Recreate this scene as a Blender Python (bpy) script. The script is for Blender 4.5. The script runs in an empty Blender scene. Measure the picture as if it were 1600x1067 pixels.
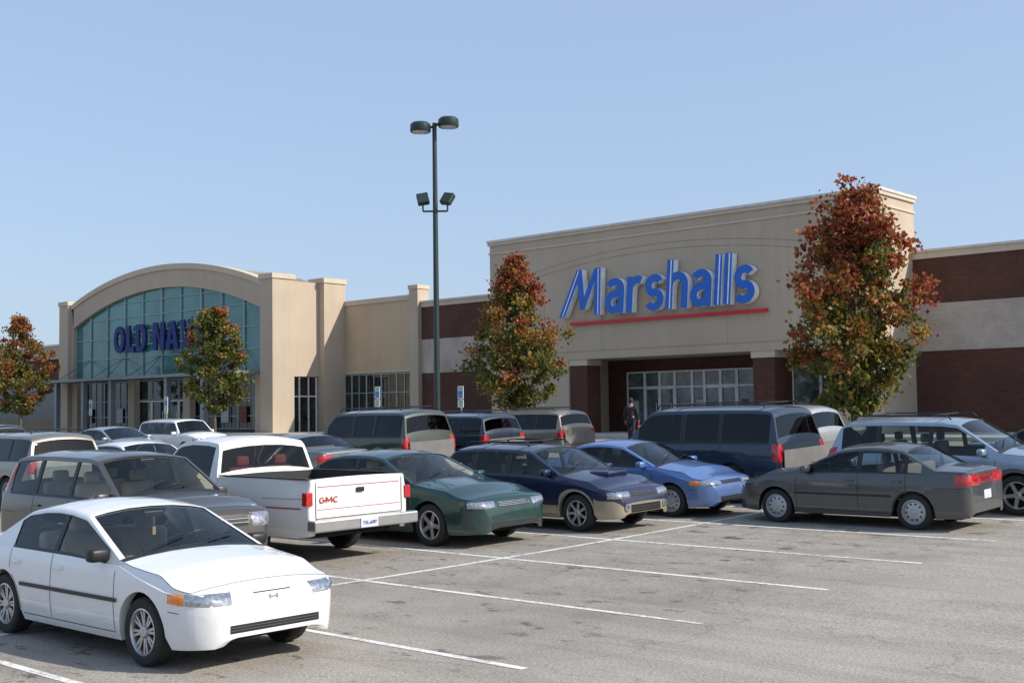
import bpy, bmesh, math, random
from mathutils import Vector, Matrix, Euler
from mathutils.bvhtree import BVHTree
R=math.radians
random.seed(7)
sc=bpy.context.scene
COL=sc.collection
# ------------------------------------------------------------------ camera
F=1886.0; CH=2.15
PITCH=3.23; ROLL=-0.8; YAW=42.0
cm=Matrix.Rotation(R(YAW),4,'Z')@Matrix.Rotation(R(90+PITCH),4,'X')@Matrix.Rotation(R(ROLL),4,'Z')
cd=bpy.data.cameras.new('camera'); cam=bpy.data.objects.new('camera',cd); COL.objects.link(cam)
cam.matrix_world=Matrix.Translation((0,0,CH))@cm
cd.lens=F/1600*36; cd.sensor_width=36; cd.clip_end=5000; cd.clip_start=.1
sc.camera=cam
M3=cm.to_3x3()
def ray(px,py): return M3@Vector(((px-800)/F,-(py-533.5)/F,-1))
def onv(px,py,v):
    d=ray(px,py); t=v/d.y; return (d.x*t, CH+d.z*t)
def G(v):
    if v<9: return 0.0
    if v<22: return .0013*(v-9)**2
    if v<40: return .2197+.0338*(v-22)
    return .2197+.0338*18
def slope(v):
    if v<9: return 0
    if v<22: return .0026*(v-9)
    if v<40: return .0338
    return 0
GB=G(50)
# ------------------------------------------------------------------ materials
def newmat(name):
    m=bpy.data.materials.new(name); m.use_nodes=True
    nt=m.node_tree; b=nt.nodes['Principled BSDF']; return m,nt,b
def N(nt,t,**k):
    n=nt.nodes.new(t)
    for a,v in k.items(): setattr(n,a,v)
    return n
def ramp(nt,stops):
    r=N(nt,'ShaderNodeValToRGB'); e=r.color_ramp.elements
    while len(e)>1: e.remove(e[0])
    e[0].position=stops[0][0]; e[0].color=(*stops[0][1],1)
    for p,c in stops[1:]:
        x=e.new(p); x.color=(*c,1)
    return r
def mix(nt,a,b,f,mode='MIX'):
    n=N(nt,'ShaderNodeMix',data_type='RGBA',blend_type=mode)
    for s,v in ((0,f),(6,a),(7,b)):
        if isinstance(v,(int,float)): n.inputs[s].default_value=v
        elif isinstance(v,tuple): n.inputs[s].default_value=(*v,1) if len(v)==3 else v
        else: nt.links.new(v,n.inputs[s])
    return n.outputs[2]
def noise(nt,scale,detail=4,vec=None,rough=.6):
    n=N(nt,'ShaderNodeTexNoise'); n.inputs['Scale'].default_value=scale; n.inputs['Detail'].default_value=detail; n.inputs['Roughness'].default_value=rough
    if vec is not None: nt.links.new(vec,n.inputs['Vector'])
    return n.outputs['Fac']
def coord(nt): return N(nt,'ShaderNodeTexCoord').outputs['Object']
def bump(nt,b,h,strength=.3,dist=.01):
    n=N(nt,'ShaderNodeBump'); n.inputs['Strength'].default_value=strength; n.inputs['Distance'].default_value=dist
    nt.links.new(h,n.inputs['Height']); nt.links.new(n.outputs[0],b.inputs['Normal'])
def simple(name,col,rough=.6,metal=0,coat=0,var=.12,nscale=3.0,spec=.5):
    m,nt,b=newmat(name)
    c=coord(nt); f=noise(nt,nscale,5,c)
    r=ramp(nt,[(.3,tuple(x*(1-var) for x in col)),(.7,tuple(min(1,x*(1+var)) for x in col))])
    nt.links.new(f,r.inputs[0]); nt.links.new(r.outputs[0],b.inputs['Base Color'])
    b.inputs['Roughness'].default_value=rough; b.inputs['Metallic'].default_value=metal
    b.inputs['Coat Weight'].default_value=coat; b.inputs['Coat Roughness'].default_value=.04
    b.inputs['Specular IOR Level'].default_value=spec
    return m
def paint(name,col,metal=.35,rough=.35,dust=.10):
    m,nt,b=newmat(name)
    c=coord(nt)
    z=N(nt,'ShaderNodeSeparateXYZ'); nt.links.new(c,z.inputs[0])
    mr=N(nt,'ShaderNodeMapRange'); mr.inputs[1].default_value=.75; mr.inputs[2].default_value=.2; mr.inputs[3].default_value=.02; mr.inputs[4].default_value=.40
    nt.links.new(z.outputs[2],mr.inputs[0])
    n=noise(nt,6,6,c)
    mu=N(nt,'ShaderNodeMath',operation='MULTIPLY'); nt.links.new(mr.outputs[0],mu.inputs[0]); nt.links.new(n,mu.inputs[1])
    o=mix(nt,col,(.20,.175,.15),mu.outputs[0])
    nt.links.new(o,b.inputs['Base Color'])
    rr=N(nt,'ShaderNodeMapRange'); rr.inputs[3].default_value=rough-.08; rr.inputs[4].default_value=rough+.12
    nt.links.new(n,rr.inputs[0]); nt.links.new(rr.outputs[0],b.inputs['Roughness'])
    b.inputs['Metallic'].default_value=metal
    b.inputs['Coat Weight'].default_value=.9; b.inputs['Coat Roughness'].default_value=.03
    return m
def glassmat(name,tint=(.42,.47,.45),fres=1.5):
    m=bpy.data.materials.new(name); m.use_nodes=True; nt=m.node_tree; nt.nodes.clear()
    o=N(nt,'ShaderNodeOutputMaterial'); t=N(nt,'ShaderNodeBsdfTransparent'); t.inputs[0].default_value=(*tint,1)
    g=N(nt,'ShaderNodeBsdfGlossy'); g.inputs['Roughness'].default_value=.015; g.inputs[0].default_value=(.9,.95,1,1)
    f=N(nt,'ShaderNodeFresnel'); f.inputs[0].default_value=fres
    mx=N(nt,'ShaderNodeMixShader'); nt.links.new(f.outputs[0],mx.inputs[0]); nt.links.new(t.outputs[0],mx.inputs[1]); nt.links.new(g.outputs[0],mx.inputs[2])
    nt.links.new(mx.outputs[0],o.inputs[0]); return m
GLASS=glassmat('car_glass',(.74,.79,.76),1.38); GLASSD=glassmat('tinted_car_glass',(.14,.15,.16),1.42)
BLACK=simple('black_trim',(.012,.012,.013),.45)
GRILLG=simple('grille_grey',(.06,.06,.06),.5)
RUB=simple('tyre_rubber',(.018,.018,.018),.8)
DARKU=simple('underbody_dark',(.006,.006,.006),.9)
ALLOY=simple('alloy',(.55,.55,.56),.3,.8)
STEELC=simple('wheel_cover_silver',(.42,.43,.45),.35,.5)
CHROME=simple('chrome',(.75,.75,.76),.12,1,var=.03)
LENS=simple('clear_lens',(.42,.44,.47),.08,.75,1,var=.5,nscale=26)
REDL=simple('red_lens',(.42,.010,.012),.12,0,1,var=.35,nscale=20)
AMBER=simple('amber_lens',(.80,.22,.01),.15,0,1,var=.2,nscale=20)
PLATE=simple('plate_white',(.55,.6,.65),.4)
INTG=simple('interior_grey',(.16,.155,.15),.85); INTB=simple('interior_beige',(.55,.46,.34),.85); INTR=simple('interior_red',(.14,.02,.02),.85)
LINER=simple('headliner',(.25,.24,.22),.9)
# ------------------------------------------------------------------ mesh helpers
ORG={}
def place(name,me,parent=None,mats=None):
    o=bpy.data.objects.new(name,me); COL.objects.link(o)
    if mats:
        for m in (mats if isinstance(mats,(list,tuple)) else [mats]): me.materials.append(m)
    if parent:
        o.parent=parent; og=ORG.get(parent.name)
        if og is not None:
            me.transform(Matrix.Translation(-og)); ORG[o.name]=og
    return o
def shade(me,ang=35):
    for p in me.polygons: p.use_smooth=True
    try: me.set_sharp_from_angle(angle=R(ang))
    except Exception: pass
def tag(o,label=None,cat=None,group=None,kind=None):
    if label: o['label']=label
    if cat: o['category']=cat
    if group: o['group']=group
    if kind: o['kind']=kind
    return o
def empty(name,loc,label,cat,group=None,rot=None,world=False):
    o=bpy.data.objects.new(name,None); COL.objects.link(o); o.location=loc; o.empty_display_size=.3
    if rot: o.rotation_euler=rot
    tag(o,label,cat,group)
    if world: ORG[o.name]=Vector(loc)
    return o
class MB:
    def __init__(s): s.v=[]; s.f=[]; s.m=[]
    def face(s,pts,m=0):
        n=len(s.v); s.v+= [tuple(p) for p in pts]; s.f.append(tuple(range(n,n+len(pts)))); s.m.append(m); return s
    def box(s,x0,x1,y0,y1,z0,z1,m=0):
        n=len(s.v)
        s.v+=[(x0,y0,z0),(x1,y0,z0),(x1,y1,z0),(x0,y1,z0),(x0,y0,z1),(x1,y0,z1),(x1,y1,z1),(x0,y1,z1)]
        for q in ((0,3,2,1),(4,5,6,7),(0,1,5,4),(1,2,6,5),(2,3,7,6),(3,0,4,7)): s.f.append(tuple(n+i for i in q)); s.m.append(m)
        return s
    def rbox(s,x0,x1,y0,y1,z0,z1,r,m=0,seg=2):
        bm=bmesh.new(); bmesh.ops.create_cube(bm,size=1)
        for v in bm.verts: v.co=Vector(((x0+x1)/2+v.co.x*(x1-x0),(y0+y1)/2+v.co.y*(y1-y0),(z0+z1)/2+v.co.z*(z1-z0)))
        bmesh.ops.bevel(bm,geom=bm.edges[:],offset=r,segments=seg,affect='EDGES',profile=.5)
        n=len(s.v); bm.verts.index_update()
        s.v+=[tuple(v.co) for v in bm.verts]
        for f in bm.faces: s.f.append(tuple(n+v.index for v in f.verts)); s.m.append(m)
        bm.free(); return s
    def tube(s,pts,r,n=8,m=0,caps=True):
        pts=[Vector(p) for p in pts]; rs=r if isinstance(r,(list,tuple)) else [r]*len(pts)
        b=len(s.v)
        for i,p in enumerate(pts):
            d=(pts[min(i+1,len(pts)-1)]-pts[max(i-1,0)]).normalized()
            a=d.orthogonal().normalized() if i==0 else (a-d*a.dot(d)).normalized()
            c=d.cross(a)
            for k in range(n):
                t=2*math.pi*k/n; s.v.append(tuple(p+(a*math.cos(t)+c*math.sin(t))*rs[i]))
        for i in range(len(pts)-1):
            for k in range(n):
                s.f.append((b+i*n+k,b+i*n+(k+1)%n,b+(i+1)*n+(k+1)%n,b+(i+1)*n+k)); s.m.append(m)
        if caps:
            s.f.append(tuple(b+k for k in reversed(range(n)))); s.m.append(m)
            e=b+(len(pts)-1)*n; s.f.append(tuple(e+k for k in range(n))); s.m.append(m)
        return s
    def lathe(s,prof,c=(0,0,0),axis='Y',n=24,m=0,close=False):
        b=len(s.v); c=Vector(c)
        for (r,h) in prof:
            for k in range(n):
                t=2*math.pi*k/n
                if axis=='Y': p=Vector((r*math.cos(t),h,r*math.sin(t)))
                elif axis=='Z': p=Vector((r*math.cos(t),r*math.sin(t),h))
                else: p=Vector((h,r*math.cos(t),r*math.sin(t)))
                s.v.append(tuple(c+p))
        L=len(prof)
        for i in range(L-1 if not close else L):
            j=(i+1)%L
            for k in range(n):
                s.f.append((b+i*n+k,b+j*n+k,b+j*n+(k+1)%n,b+i*n+(k+1)%n)); s.m.append(m)
        return s
    def prismv(s,poly,y0,y1,m=0,ms=None):
        n=len(s.v); k=len(poly); ms=m if ms is None else ms
        s.v+=[(x,y0,z) for x,z in poly]+[(x,y1,z) for x,z in poly]
        s.f.append(tuple(n+i for i in range(k))); s.m.append(m)
        s.f.append(tuple(n+k+i for i in reversed(range(k)))); s.m.append(ms)
        for i in range(k): s.f.append((n+i,n+k+i,n+k+(i+1)%k,n+(i+1)%k)); s.m.append(ms)
        return s
    def ribbon(s,pts,w,y0,y1,m=0,ms=0,closed=False,ext=0):
        P=[Vector(p) for p in pts]; k=len(P)
        if ext and not closed:
            P[0]=P[0]+(P[0]-P[1]).normalized()*ext; P[-1]=P[-1]+(P[-1]-P[-2]).normalized()*ext
        Ls=[];Rs=[]
        for i in range(k):
            a=P[i-1] if (i>0 or closed) else None; b=P[(i+1)%k] if (i<k-1 or closed) else None
            d1=(P[i]-a).normalized() if a is not None else (b-P[i]).normalized()
            d2=(b-P[i]).normalized() if b is not None else d1
            n1=Vector((-d1.y,d1.x)); n2=Vector((-d2.y,d2.x)); nn=(n1+n2).normalized(); c=max(.5,nn.dot(n1))
            Ls.append(P[i]+nn*w/2/c); Rs.append(P[i]-nn*w/2/c)
        n=len(s.v)
        for l,r in zip(Ls,Rs): s.v+=[(l.x,y0,l.y),(r.x,y0,r.y),(r.x,y1,r.y),(l.x,y1,l.y)]
        for i in range(k if closed else k-1):
            a=n+4*i; b=n+4*((i+1)%k)
            for q,mm in (((a,a+1,b+1,b),m),((a+1,a+2,b+2,b+1),ms),((a+3,a,b,b+3),ms),((a+2,a+3,b+3,b+2),ms)): s.f.append(q); s.m.append(mm)
        if not closed:
            s.f.append((n+3,n+2,n+1,n)); s.m.append(ms); e=n+4*(k-1); s.f.append((e,e+1,e+2,e+3)); s.m.append(ms)
        return s
    def build(s,name,mats,parent=None,smooth=None,fix=False):
        me=bpy.data.meshes.new(name); me.from_pydata(s.v,[],s.f)
        for i,m in enumerate(s.m): me.polygons[i].material_index=m
        if fix:
            bm=bmesh.new(); bm.from_mesh(me); bmesh.ops.recalc_face_normals(bm,faces=bm.faces[:]); bm.to_mesh(me); bm.free()
        me.update()
        if smooth: shade(me,smooth)
        return place(name,me,parent,mats)
def structure(o): 
    o['kind']='structure'; return o
def textmesh(body,size,ext,off=0,shear=0,bev=0):
    cu=bpy.data.curves.new('t','FONT'); cu.body=body; cu.size=size; cu.extrude=ext; cu.offset=off; cu.shear=shear; cu.bevel_depth=bev; cu.resolution_u=6
    o=bpy.data.objects.new('t',cu); COL.objects.link(o)
    bpy.context.view_layer.update()
    dg=bpy.context.evaluated_depsgraph_get()
    me=bpy.data.meshes.new_from_object(o.evaluated_get(dg))
    bpy.data.objects.remove(o); return me
# ------------------------------------------------------------------ sky / sun
SUN_AZ=24; SUN_EL=36
w=bpy.data.worlds.new('World'); sc.world=w; w.use_nodes=True
nt=w.node_tree; bg=nt.nodes['Background']
sky=nt.nodes.new('ShaderNodeTexSky'); sky.sky_type='NISHITA'; sky.sun_disc=False; sky.sun_elevation=R(SUN_EL); sky.sun_rotation=R(90-SUN_AZ)
sky.air_density=1.0; sky.dust_density=1.7; sky.ozone_density=1.2
o_=mix(nt,sky.outputs[0],(3.7,4.9,7.0),.54)
nt.links.new(o_,bg.inputs[0]); bg.inputs[1].default_value=.142
ld=bpy.data.lights.new('sun','SUN'); ld.energy=5.0; ld.angle=R(.53); ld.color=(1,.94,.85)
sun=bpy.data.objects.new('sun',ld); COL.objects.link(sun)
sv=Vector((math.cos(R(SUN_AZ))*math.cos(R(SUN_EL)),math.sin(R(SUN_AZ))*math.cos(R(SUN_EL)),math.sin(R(SUN_EL))))
sun.rotation_euler=sv.to_track_quat('Z','Y').to_euler(); sun.location=(0,0,60)
sc.view_settings.view_transform='Standard'; sc.view_settings.look='None'; sc.view_settings.exposure=0
# ------------------------------------------------------------------ ground
def asphalt():
    m,nt,b=newmat('asphalt'); c=coord(nt)
    big=noise(nt,.12,5,c); med=noise(nt,1.1,8,c,.7); fine=noise(nt,34,3,c,.85)
    r1=ramp(nt,[(.35,(.300,.274,.240)),(.65,(.365,.335,.296))]); nt.links.new(med,r1.inputs[0])
    r2=ramp(nt,[(.4,(.88,.88,.88)),(.6,(1.07,1.06,1.04))]); nt.links.new(big,r2.inputs[0])
    o=mix(nt,r1.outputs[0],r2.outputs[0],1.0,'MULTIPLY')
    rf=ramp(nt,[(.30,(.35,.35,.36)),(.5,(1,1,1)),(.72,(1.6,1.55,1.5))]); nt.links.new(fine,rf.inputs[0])
    o=mix(nt,o,rf.outputs[0],.85,'MULTIPLY')
    sx=N(nt,'ShaderNodeSeparateXYZ'); nt.links.new(c,sx.inputs[0])
    a=N(nt,'ShaderNodeMath',operation='ADD'); nt.links.new(sx.outputs[0],a.inputs[0]); a.inputs[1].default_value=10.6
    ab=N(nt,'ShaderNodeMath',operation='ABSOLUTE'); nt.links.new(a.outputs[0],ab.inputs[0])
    mr=N(nt,'ShaderNodeMapRange',interpolation_type='SMOOTHSTEP'); mr.inputs[1].default_value=2.4; mr.inputs[2].default_value=5.0; mr.inputs[3].default_value=.85; mr.inputs[4].default_value=.06
    nt.links.new(ab.outputs[0],mr.inputs[0])
    bl=noise(nt,.8,5,c,.7); rb=ramp(nt,[(.4,(0,0,0)),(.62,(1,1,1))]); nt.links.new(bl,rb.inputs[0])
    mb_=N(nt,'ShaderNodeMath',operation='MULTIPLY'); nt.links.new(mr.outputs[0],mb_.inputs[0]); nt.links.new(rb.outputs[0],mb_.inputs[1])
    m3=N(nt,'ShaderNodeMath',operation='MULTIPLY'); nt.links.new(mb_.outputs[0],m3.inputs[0]); m3.inputs[1].default_value=.26
    o=mix(nt,o,(.15,.135,.118),m3.outputs[0])
    mp=N(nt,'ShaderNodeMapping'); mp.inputs['Scale'].default_value=(1.0,1.5,1); nt.links.new(c,mp.inputs[0])
    st=noise(nt,1.7,9,mp.outputs[0],.74)
    rs=ramp(nt,[(.57,(0,0,0)),(.61,(.75,.75,.75)),(.67,(1,1,1))]); nt.links.new(st,rs.inputs[0])
    mu=N(nt,'ShaderNodeMath',operation='MULTIPLY'); nt.links.new(mr.outputs[0],mu.inputs[0]); nt.links.new(rs.outputs[0],mu.inputs[1])
    o=mix(nt,o,(.070,.058,.048),mu.outputs[0])
    mr2=N(nt,'ShaderNodeMapRange',interpolation_type='SMOOTHSTEP'); mr2.inputs[1].default_value=-7.4; mr2.inputs[2].default_value=-5.6; mr2.inputs[3].default_value=0; mr2.inputs[4].default_value=.35
    nt.links.new(sx.outputs[0],mr2.inputs[0])
    o2=mix(nt,(.40,.37,.33),rf.outputs[0],.7,'MULTIPLY')
    o=mix(nt,o,o2,mr2.outputs[0])
    mp2=N(nt,'ShaderNodeMapping'); mp2.inputs['Rotation'].default_value=(0,0,R(62)); mp2.inputs['Scale'].default_value=(.16,2.2,1); nt.links.new(c,mp2.inputs[0])
    wn=N(nt,'ShaderNodeTexNoise'); wn.inputs['Scale'].default_value=1.2; wn.inputs['Detail'].default_value=7; wn.inputs['Distortion'].default_value=.6; nt.links.new(mp2.outputs[0],wn.inputs['Vector'])
    rt=ramp(nt,[(.52,(1,1,1)),(.60,(.80,.79,.78))]); nt.links.new(wn.outputs['Fac'],rt.inputs[0])
    o=mix(nt,o,rt.outputs[0],.5,'MULTIPLY')
    vo=N(nt,'ShaderNodeTexVoronoi',feature='DISTANCE_TO_EDGE'); vo.inputs['Scale'].default_value=.22
    wv=N(nt,'ShaderNodeVectorMath',operation='ADD'); nn=N(nt,'ShaderNodeTexNoise'); nn.inputs['Scale'].default_value=1.3; nn.inputs['Detail'].default_value=6
    nt.links.new(c,nn.inputs['Vector']); nt.links.new(c,wv.inputs[0]); nt.links.new(nn.outputs['Color'],wv.inputs[1]); nt.links.new(wv.outputs[0],vo.inputs['Vector'])
    rc=ramp(nt,[(.0,(.5,.5,.5)),(.005,(1,1,1))]); nt.links.new(vo.outputs['Distance'],rc.inputs[0])
    o=mix(nt,o,rc.outputs[0],.45,'MULTIPLY')
    nt.links.new(o,b.inputs['Base Color']); b.inputs['Roughness'].default_value=.9; b.inputs['Specular IOR Level'].default_value=.2
    bump(nt,b,fine,.8,.008); return m
ASP=asphalt()
vs=[-400,-60,-10,0]+[9+i for i in range(14)]+[26,30,34,37,40,60,200,900,3500]
us=[-3000,-600,-200,-100]+[-80+4*i for i in range(26)]+[60,300,1500]
mb=MB()
for v in vs:
    for u in us: mb.v.append((u,v,G(v)))
nu=len(us)
for j in range(len(vs)-1):
    for i in range(nu-1): mb.f.append((j*nu+i,j*nu+i+1,(j+1)*nu+i+1,(j+1)*nu+i)); mb.m.append(0)
structure(mb.build('parking_lot_ground',ASP))
def linepaint():
    m,nt,b=newmat('line_paint'); c=coord(nt)
    n=noise(nt,14,8,c,.8); n2=noise(nt,1.2,3,c)
    ad=N(nt,'ShaderNodeMath',operation='ADD'); nt.links.new(n,ad.inputs[0]); mu=N(nt,'ShaderNodeMath',operation='MULTIPLY'); nt.links.new(n2,mu.inputs[0]); mu.inputs[1].default_value=.5; nt.links.new(mu.outputs[0],ad.inputs[1])
    r=ramp(nt,[(.62,(.32,.30,.27)),(.76,(.76,.74,.69))]); nt.links.new(ad.outputs[0],r.inputs[0]); nt.links.new(r.outputs[0],b.inputs['Base Color']); b.inputs['Roughness'].default_value=.8
    return m
LP=linepaint()
mb=MB()
def vline(u,v0,v1,w=.09,dz=.004):
    n=max(1,int((v1-v0)/1.0))
    for i in range(n):
        a=v0+(v1-v0)*i/n; b_=v0+(v1-v0)*(i+1)/n
        mb.face([(u-w/2,a,G(a)+dz),(u+w/2,a,G(a)+dz),(u+w/2,b_,G(b_)+dz),(u-w/2,b_,G(b_)+dz)])
def uline(v,u0,u1,w=.09,dz=.004):
    mb.face([(u0,v-w/2,G(v-w/2)+dz),(u1,v-w/2,G(v-w/2)+dz),(u1,v+w/2,G(v+w/2)+dz),(u0,v+w/2,G(v+w/2)+dz)])
LV=[-0.3,2.35,4.95,7.6,10.25,12.9,15.5,18.15,20.8,23.5,26.2,28.9,31.6]
vline(-11.85,-3,31.6)
for v in LV:
    uline(v,-17,-11.9); uline(v,-11.8,-6.75)
    if v>5: uline(v+.2,-34,-29.25); uline(v+.2,-29.15,-24)
vline(-29.2,5,31.8); vline(-46.5,5,31.8)
for v in LV[3:]: uline(v,-51.5,-46.55); uline(v,-46.45,-41.5)
structure(mb.build('parking_lines',LP))
CONC=simple('concrete',(.46,.43,.38),.85,nscale=2)
mb=MB()
mb.rbox(-130,30,42,60,GB-.3,GB+.15,.02)
structure(mb.build('sidewalk',CONC))
# ------------------------------------------------------------------ building materials
def stucco(name,col):
    m,nt,b=newmat(name); c=coord(nt)
    n=noise(nt,.35,6,c,.65); n2=noise(nt,30,3,c)
    mp=N(nt,'ShaderNodeMapping'); mp.inputs['Scale'].default_value=(2.2,2.2,.12); nt.links.new(c,mp.inputs[0])
    ns=noise(nt,1.0,5,mp.outputs[0],.7)
    r=ramp(nt,[(.3,tuple(x*.92 for x in col)),(.7,tuple(x*1.06 for x in col))]); nt.links.new(n,r.inputs[0])
    r2=ramp(nt,[(.35,(.88,.86,.84)),(.55,(1,1,1))]); nt.links.new(ns,r2.inputs[0])
    o=mix(nt,r.outputs[0],r2.outputs[0],.45,'MULTIPLY')
    nt.links.new(o,b.inputs['Base Color']); b.inputs['Roughness'].default_value=.92; b.inputs['Specular IOR Level'].default_value=.2
    bump(nt,b,n2,.25,.01); return m
ST=stucco('tan_stucco',(.485,.40,.305)); ST2=stucco('golden_tan_stucco',(.51,.405,.27)); STL=stucco('cornice_tan',(.56,.47,.37))
def brick(name,c1,c2,mo,bw=.22,rh=.075,ms=.13):
    m,nt,b=newmat(name); c=coord(nt)
    s=N(nt,'ShaderNodeSeparateXYZ'); nt.links.new(c,s.inputs[0])
    a=N(nt,'ShaderNodeMath',operation='ADD'); nt.links.new(s.outputs[0],a.inputs[0]); nt.links.new(s.outputs[1],a.inputs[1])
    cb=N(nt,'ShaderNodeCombineXYZ'); nt.links.new(a.outputs[0],cb.inputs[0]); nt.links.new(s.outputs[2],cb.inputs[1])
    t=N(nt,'ShaderNodeTexBrick'); nt.links.new(cb.outputs[0],t.inputs['Vector'])
    t.inputs['Scale'].default_value=1; t.inputs['Brick Width'].default_value=bw; t.inputs['Row Height'].default_value=rh; t.inputs['Mortar Size'].default_value=rh*ms
    t.inputs['Color1'].default_value=(*c1,1); t.inputs['Color2'].default_value=(*c2,1); t.inputs['Mortar'].default_value=(*mo,1); t.inputs['Bias'].default_value=-.2
    n=noise(nt,.8,5,c); r=ramp(nt,[(.3,(.8,.8,.8)),(.7,(1.15,1.15,1.15))]); nt.links.new(n,r.inputs[0])
    o=mix(nt,t.outputs[0],r.outputs[0],1,'MULTIPLY')
    nt.links.new(o,b.inputs['Base Color']); b.inputs['Roughness'].default_value=.9; bump(nt,b,t.outputs['Fac'],-.3,.01); return m
BR=brick('red_brick',(.105,.031,.018),(.058,.019,.012),(.09,.058,.044))
BLK=brick('pale_block',(.46,.39,.33),(.43,.365,.31),(.41,.35,.295),.4,.2,.06)
COPING=simple('coping_metal',(.60,.56,.50),.5)
def storeglass(name,col,spec=1.0,rough=.04,var=.6,ns=.6):
    m,nt,b=newmat(name); c=coord(nt); n=noise(nt,ns,4,c)
    r=ramp(nt,[(.35,tuple(x*(1-var) for x in col)),(.65,tuple(x*(1+var) for x in col))]); nt.links.new(n,r.inputs[0]); nt.links.new(r.outputs[0],b.inputs['Base Color'])
    b.inputs['Roughness'].default_value=rough; b.inputs['IOR'].default_value=1.5; b.inputs['Coat Weight'].default_value=spec; b.inputs['Coat Roughness'].default_value=.02
    return m
SG=storeglass('store_glass',(.022,.022,.019),.3,var=.8,ns=1.4); SGL=storeglass('entrance_glass',(.09,.11,.11),.6,var=.75,ns=1.1); TEAL=storeglass('teal_glass',(.045,.185,.195),.2,.12,.25,.35)
FRW=simple('white_frame',(.7,.7,.67),.5); FRD=simple('dark_frame',(.05,.055,.05),.5); FRG=simple('silver_frame',(.28,.38,.38),.4)
ROOFM=simple('metal_roof',(.26,.21,.18),.6); CANM=simple('canopy_metal',(.24,.27,.28),.5,.3)
POSTER=simple('poster_red',(.16,.04,.03),.6,nscale=4,var=.6); POSTW=simple('poster_white',(.45,.45,.43),.6)
def win(root,u0,u1,z0,z1,v,glass,frame,fw=.07,hbars=(),vbars=(),name='window',d=.05):
    g=MB().box(u0,u1,v,v+.03,z0,z1).build(name,glass,root)
    f=MB(); f.box(u0,u0+fw,v-d,v-.002,z0,z1); f.box(u1-fw,u1,v-d,v-.002,z0,z1)
    f.box(u0+fw,u1-fw,v-d,v-.002,z1-fw,z1); f.box(u0+fw,u1-fw,v-d,v-.002,z0,z0+fw)
    for h in hbars: f.box(u0+fw,u1-fw,v-d+.003,v-.004,h-fw/2,h+fw/2)
    for x in vbars: f.box(x-fw/2,x+fw/2,v-d+.006,v-.006,z0+fw,z1-fw)
    f.build('frame',frame,g); return g
def sdoor(root,u0,u1,z0,z1,v,glass,frame):
    g=win(root,u0,u1,z0,z1,v,glass,frame,.09,(),(),'door',.07)
    h=MB(); h.tube([(u1-.16,v-.12,z0+.8),(u1-.16,v-.12,z0+1.4)],.02,6); h.build('handle',FRW,g); return g
# ============ brick and stucco store
B=empty('store_building',(-30,47,GB),'brown brick store with wide tan stucco entrance block and brick wings beside it','building',world=True)
V0=46.0; VW=49.2; uL,uR=-42.9,-21.4; ZT=10.85; OPL,OPR,OPZ=-37.7,-23.4,4.55
SL=GB+.15; VE=VW+.25
mb=MB()
mb.prismv([(uL,SL),(OPL,SL),(OPL,OPZ),(OPR,OPZ),(OPR,SL),(uR,SL),(uR,ZT),(uL,ZT)],V0,V0+.5)
mb.box(uL,uL+.5,V0+.5,VE,SL,ZT-.003); mb.box(uR-.5,uR,V0+.5,VE,SL,ZT-.003)
mb.box(uL+.5,uR-.5,VE-.3,VE,8.0,ZT-.004)
mb.box(OPL-.4,OPL-.002,V0+.5,VW,SL,OPZ)
mb.build('facade',ST,B,fix=True)
MB().box(uL-.12,uR+.12,V0-.12,V0+.62,ZT,ZT+.12).box(uR-.6,uR+.12,V0+.62,VE+.1,ZT,ZT+.12).box(uL-.12,uL+.6,V0+.62,VE+.1,ZT,ZT+.12).build('coping',COPING,B)
MB().box(uL-.08,uR+.08,V0-.08,V0-.002,ZT-.16,ZT-.01).box(uL-.05,uR+.05,V0-.05,V0-.002,ZT-.62,ZT-.52).box(uR+.002,uR+.08,V0-.08,VE+.06,ZT-.16,ZT-.01).box(uR+.002,uR+.05,V0-.05,VE+.04,ZT-.62,ZT-.52).build('cornice',STL,B)
mb=MB(); GRV=stucco('stucco_groove',(.34,.28,.215)); cu_=(uL+uR)/2
def arcpts(hw,zc,ze,n=30):
    s=zc-ze; Rr=(hw*hw+s*s)/(2*s); return [(cu_+hw*(-1+2*i/n), zc-Rr+math.sqrt(Rr*Rr-(hw*(-1+2*i/n))**2)) for i in range(n+1)]
for hw,zc,ze in ((10.4,9.75,8.45),(10.4,9.45,8.15)):
    p=arcpts(hw,zc,ze)
    for i in range(len(p)-1):
        mb.face([(p[i][0],V0-.004,p[i][1]-.02),(p[i+1][0],V0-.004,p[i+1][1]-.02),(p[i+1][0],V0-.004,p[i+1][1]+.02),(p[i][0],V0-.004,p[i][1]+.02)])
for u in (-39.2,-35.6,-28.6,-24.9): mb.face([(u-.012,V0-.005,OPZ+.4),(u+.012,V0-.005,OPZ+.4),(u+.012,V0-.005,8.2),(u-.012,V0-.005,8.2)])
mb.face([(uL,V0-.006,OPZ+.36),(uR,V0-.006,OPZ+.36),(uR,V0-.006,OPZ+.4),(uL,V0-.006,OPZ+.4)])
mb.build('stucco_reveal',GRV,B)
MB().box(uL+.5,uR-.5,V0+.5,VW,OPZ+.003,OPZ+.3).build('soffit',ST,B)
for pu0 in (-37.68,-27.4):
    p=MB().box(pu0,pu0+1.05,V0+.1,V0+1.15,SL,4.25).build('pillar',BR,B)
    MB().box(pu0-.06,pu0+1.11,V0+.04,V0+1.21,4.25,OPZ-.003).build('capital',STL,p)
MB().box(uL+.5,uR-.5,VW+.08,VW+.24,SL,OPZ+.3).build('entrance_wall',BR,B)
gz=3.95
wx=[-36.5,-35.4,-34.5,-33.6,-32.6,-31.9,-31.0,-30.1,-29.1]
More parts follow.
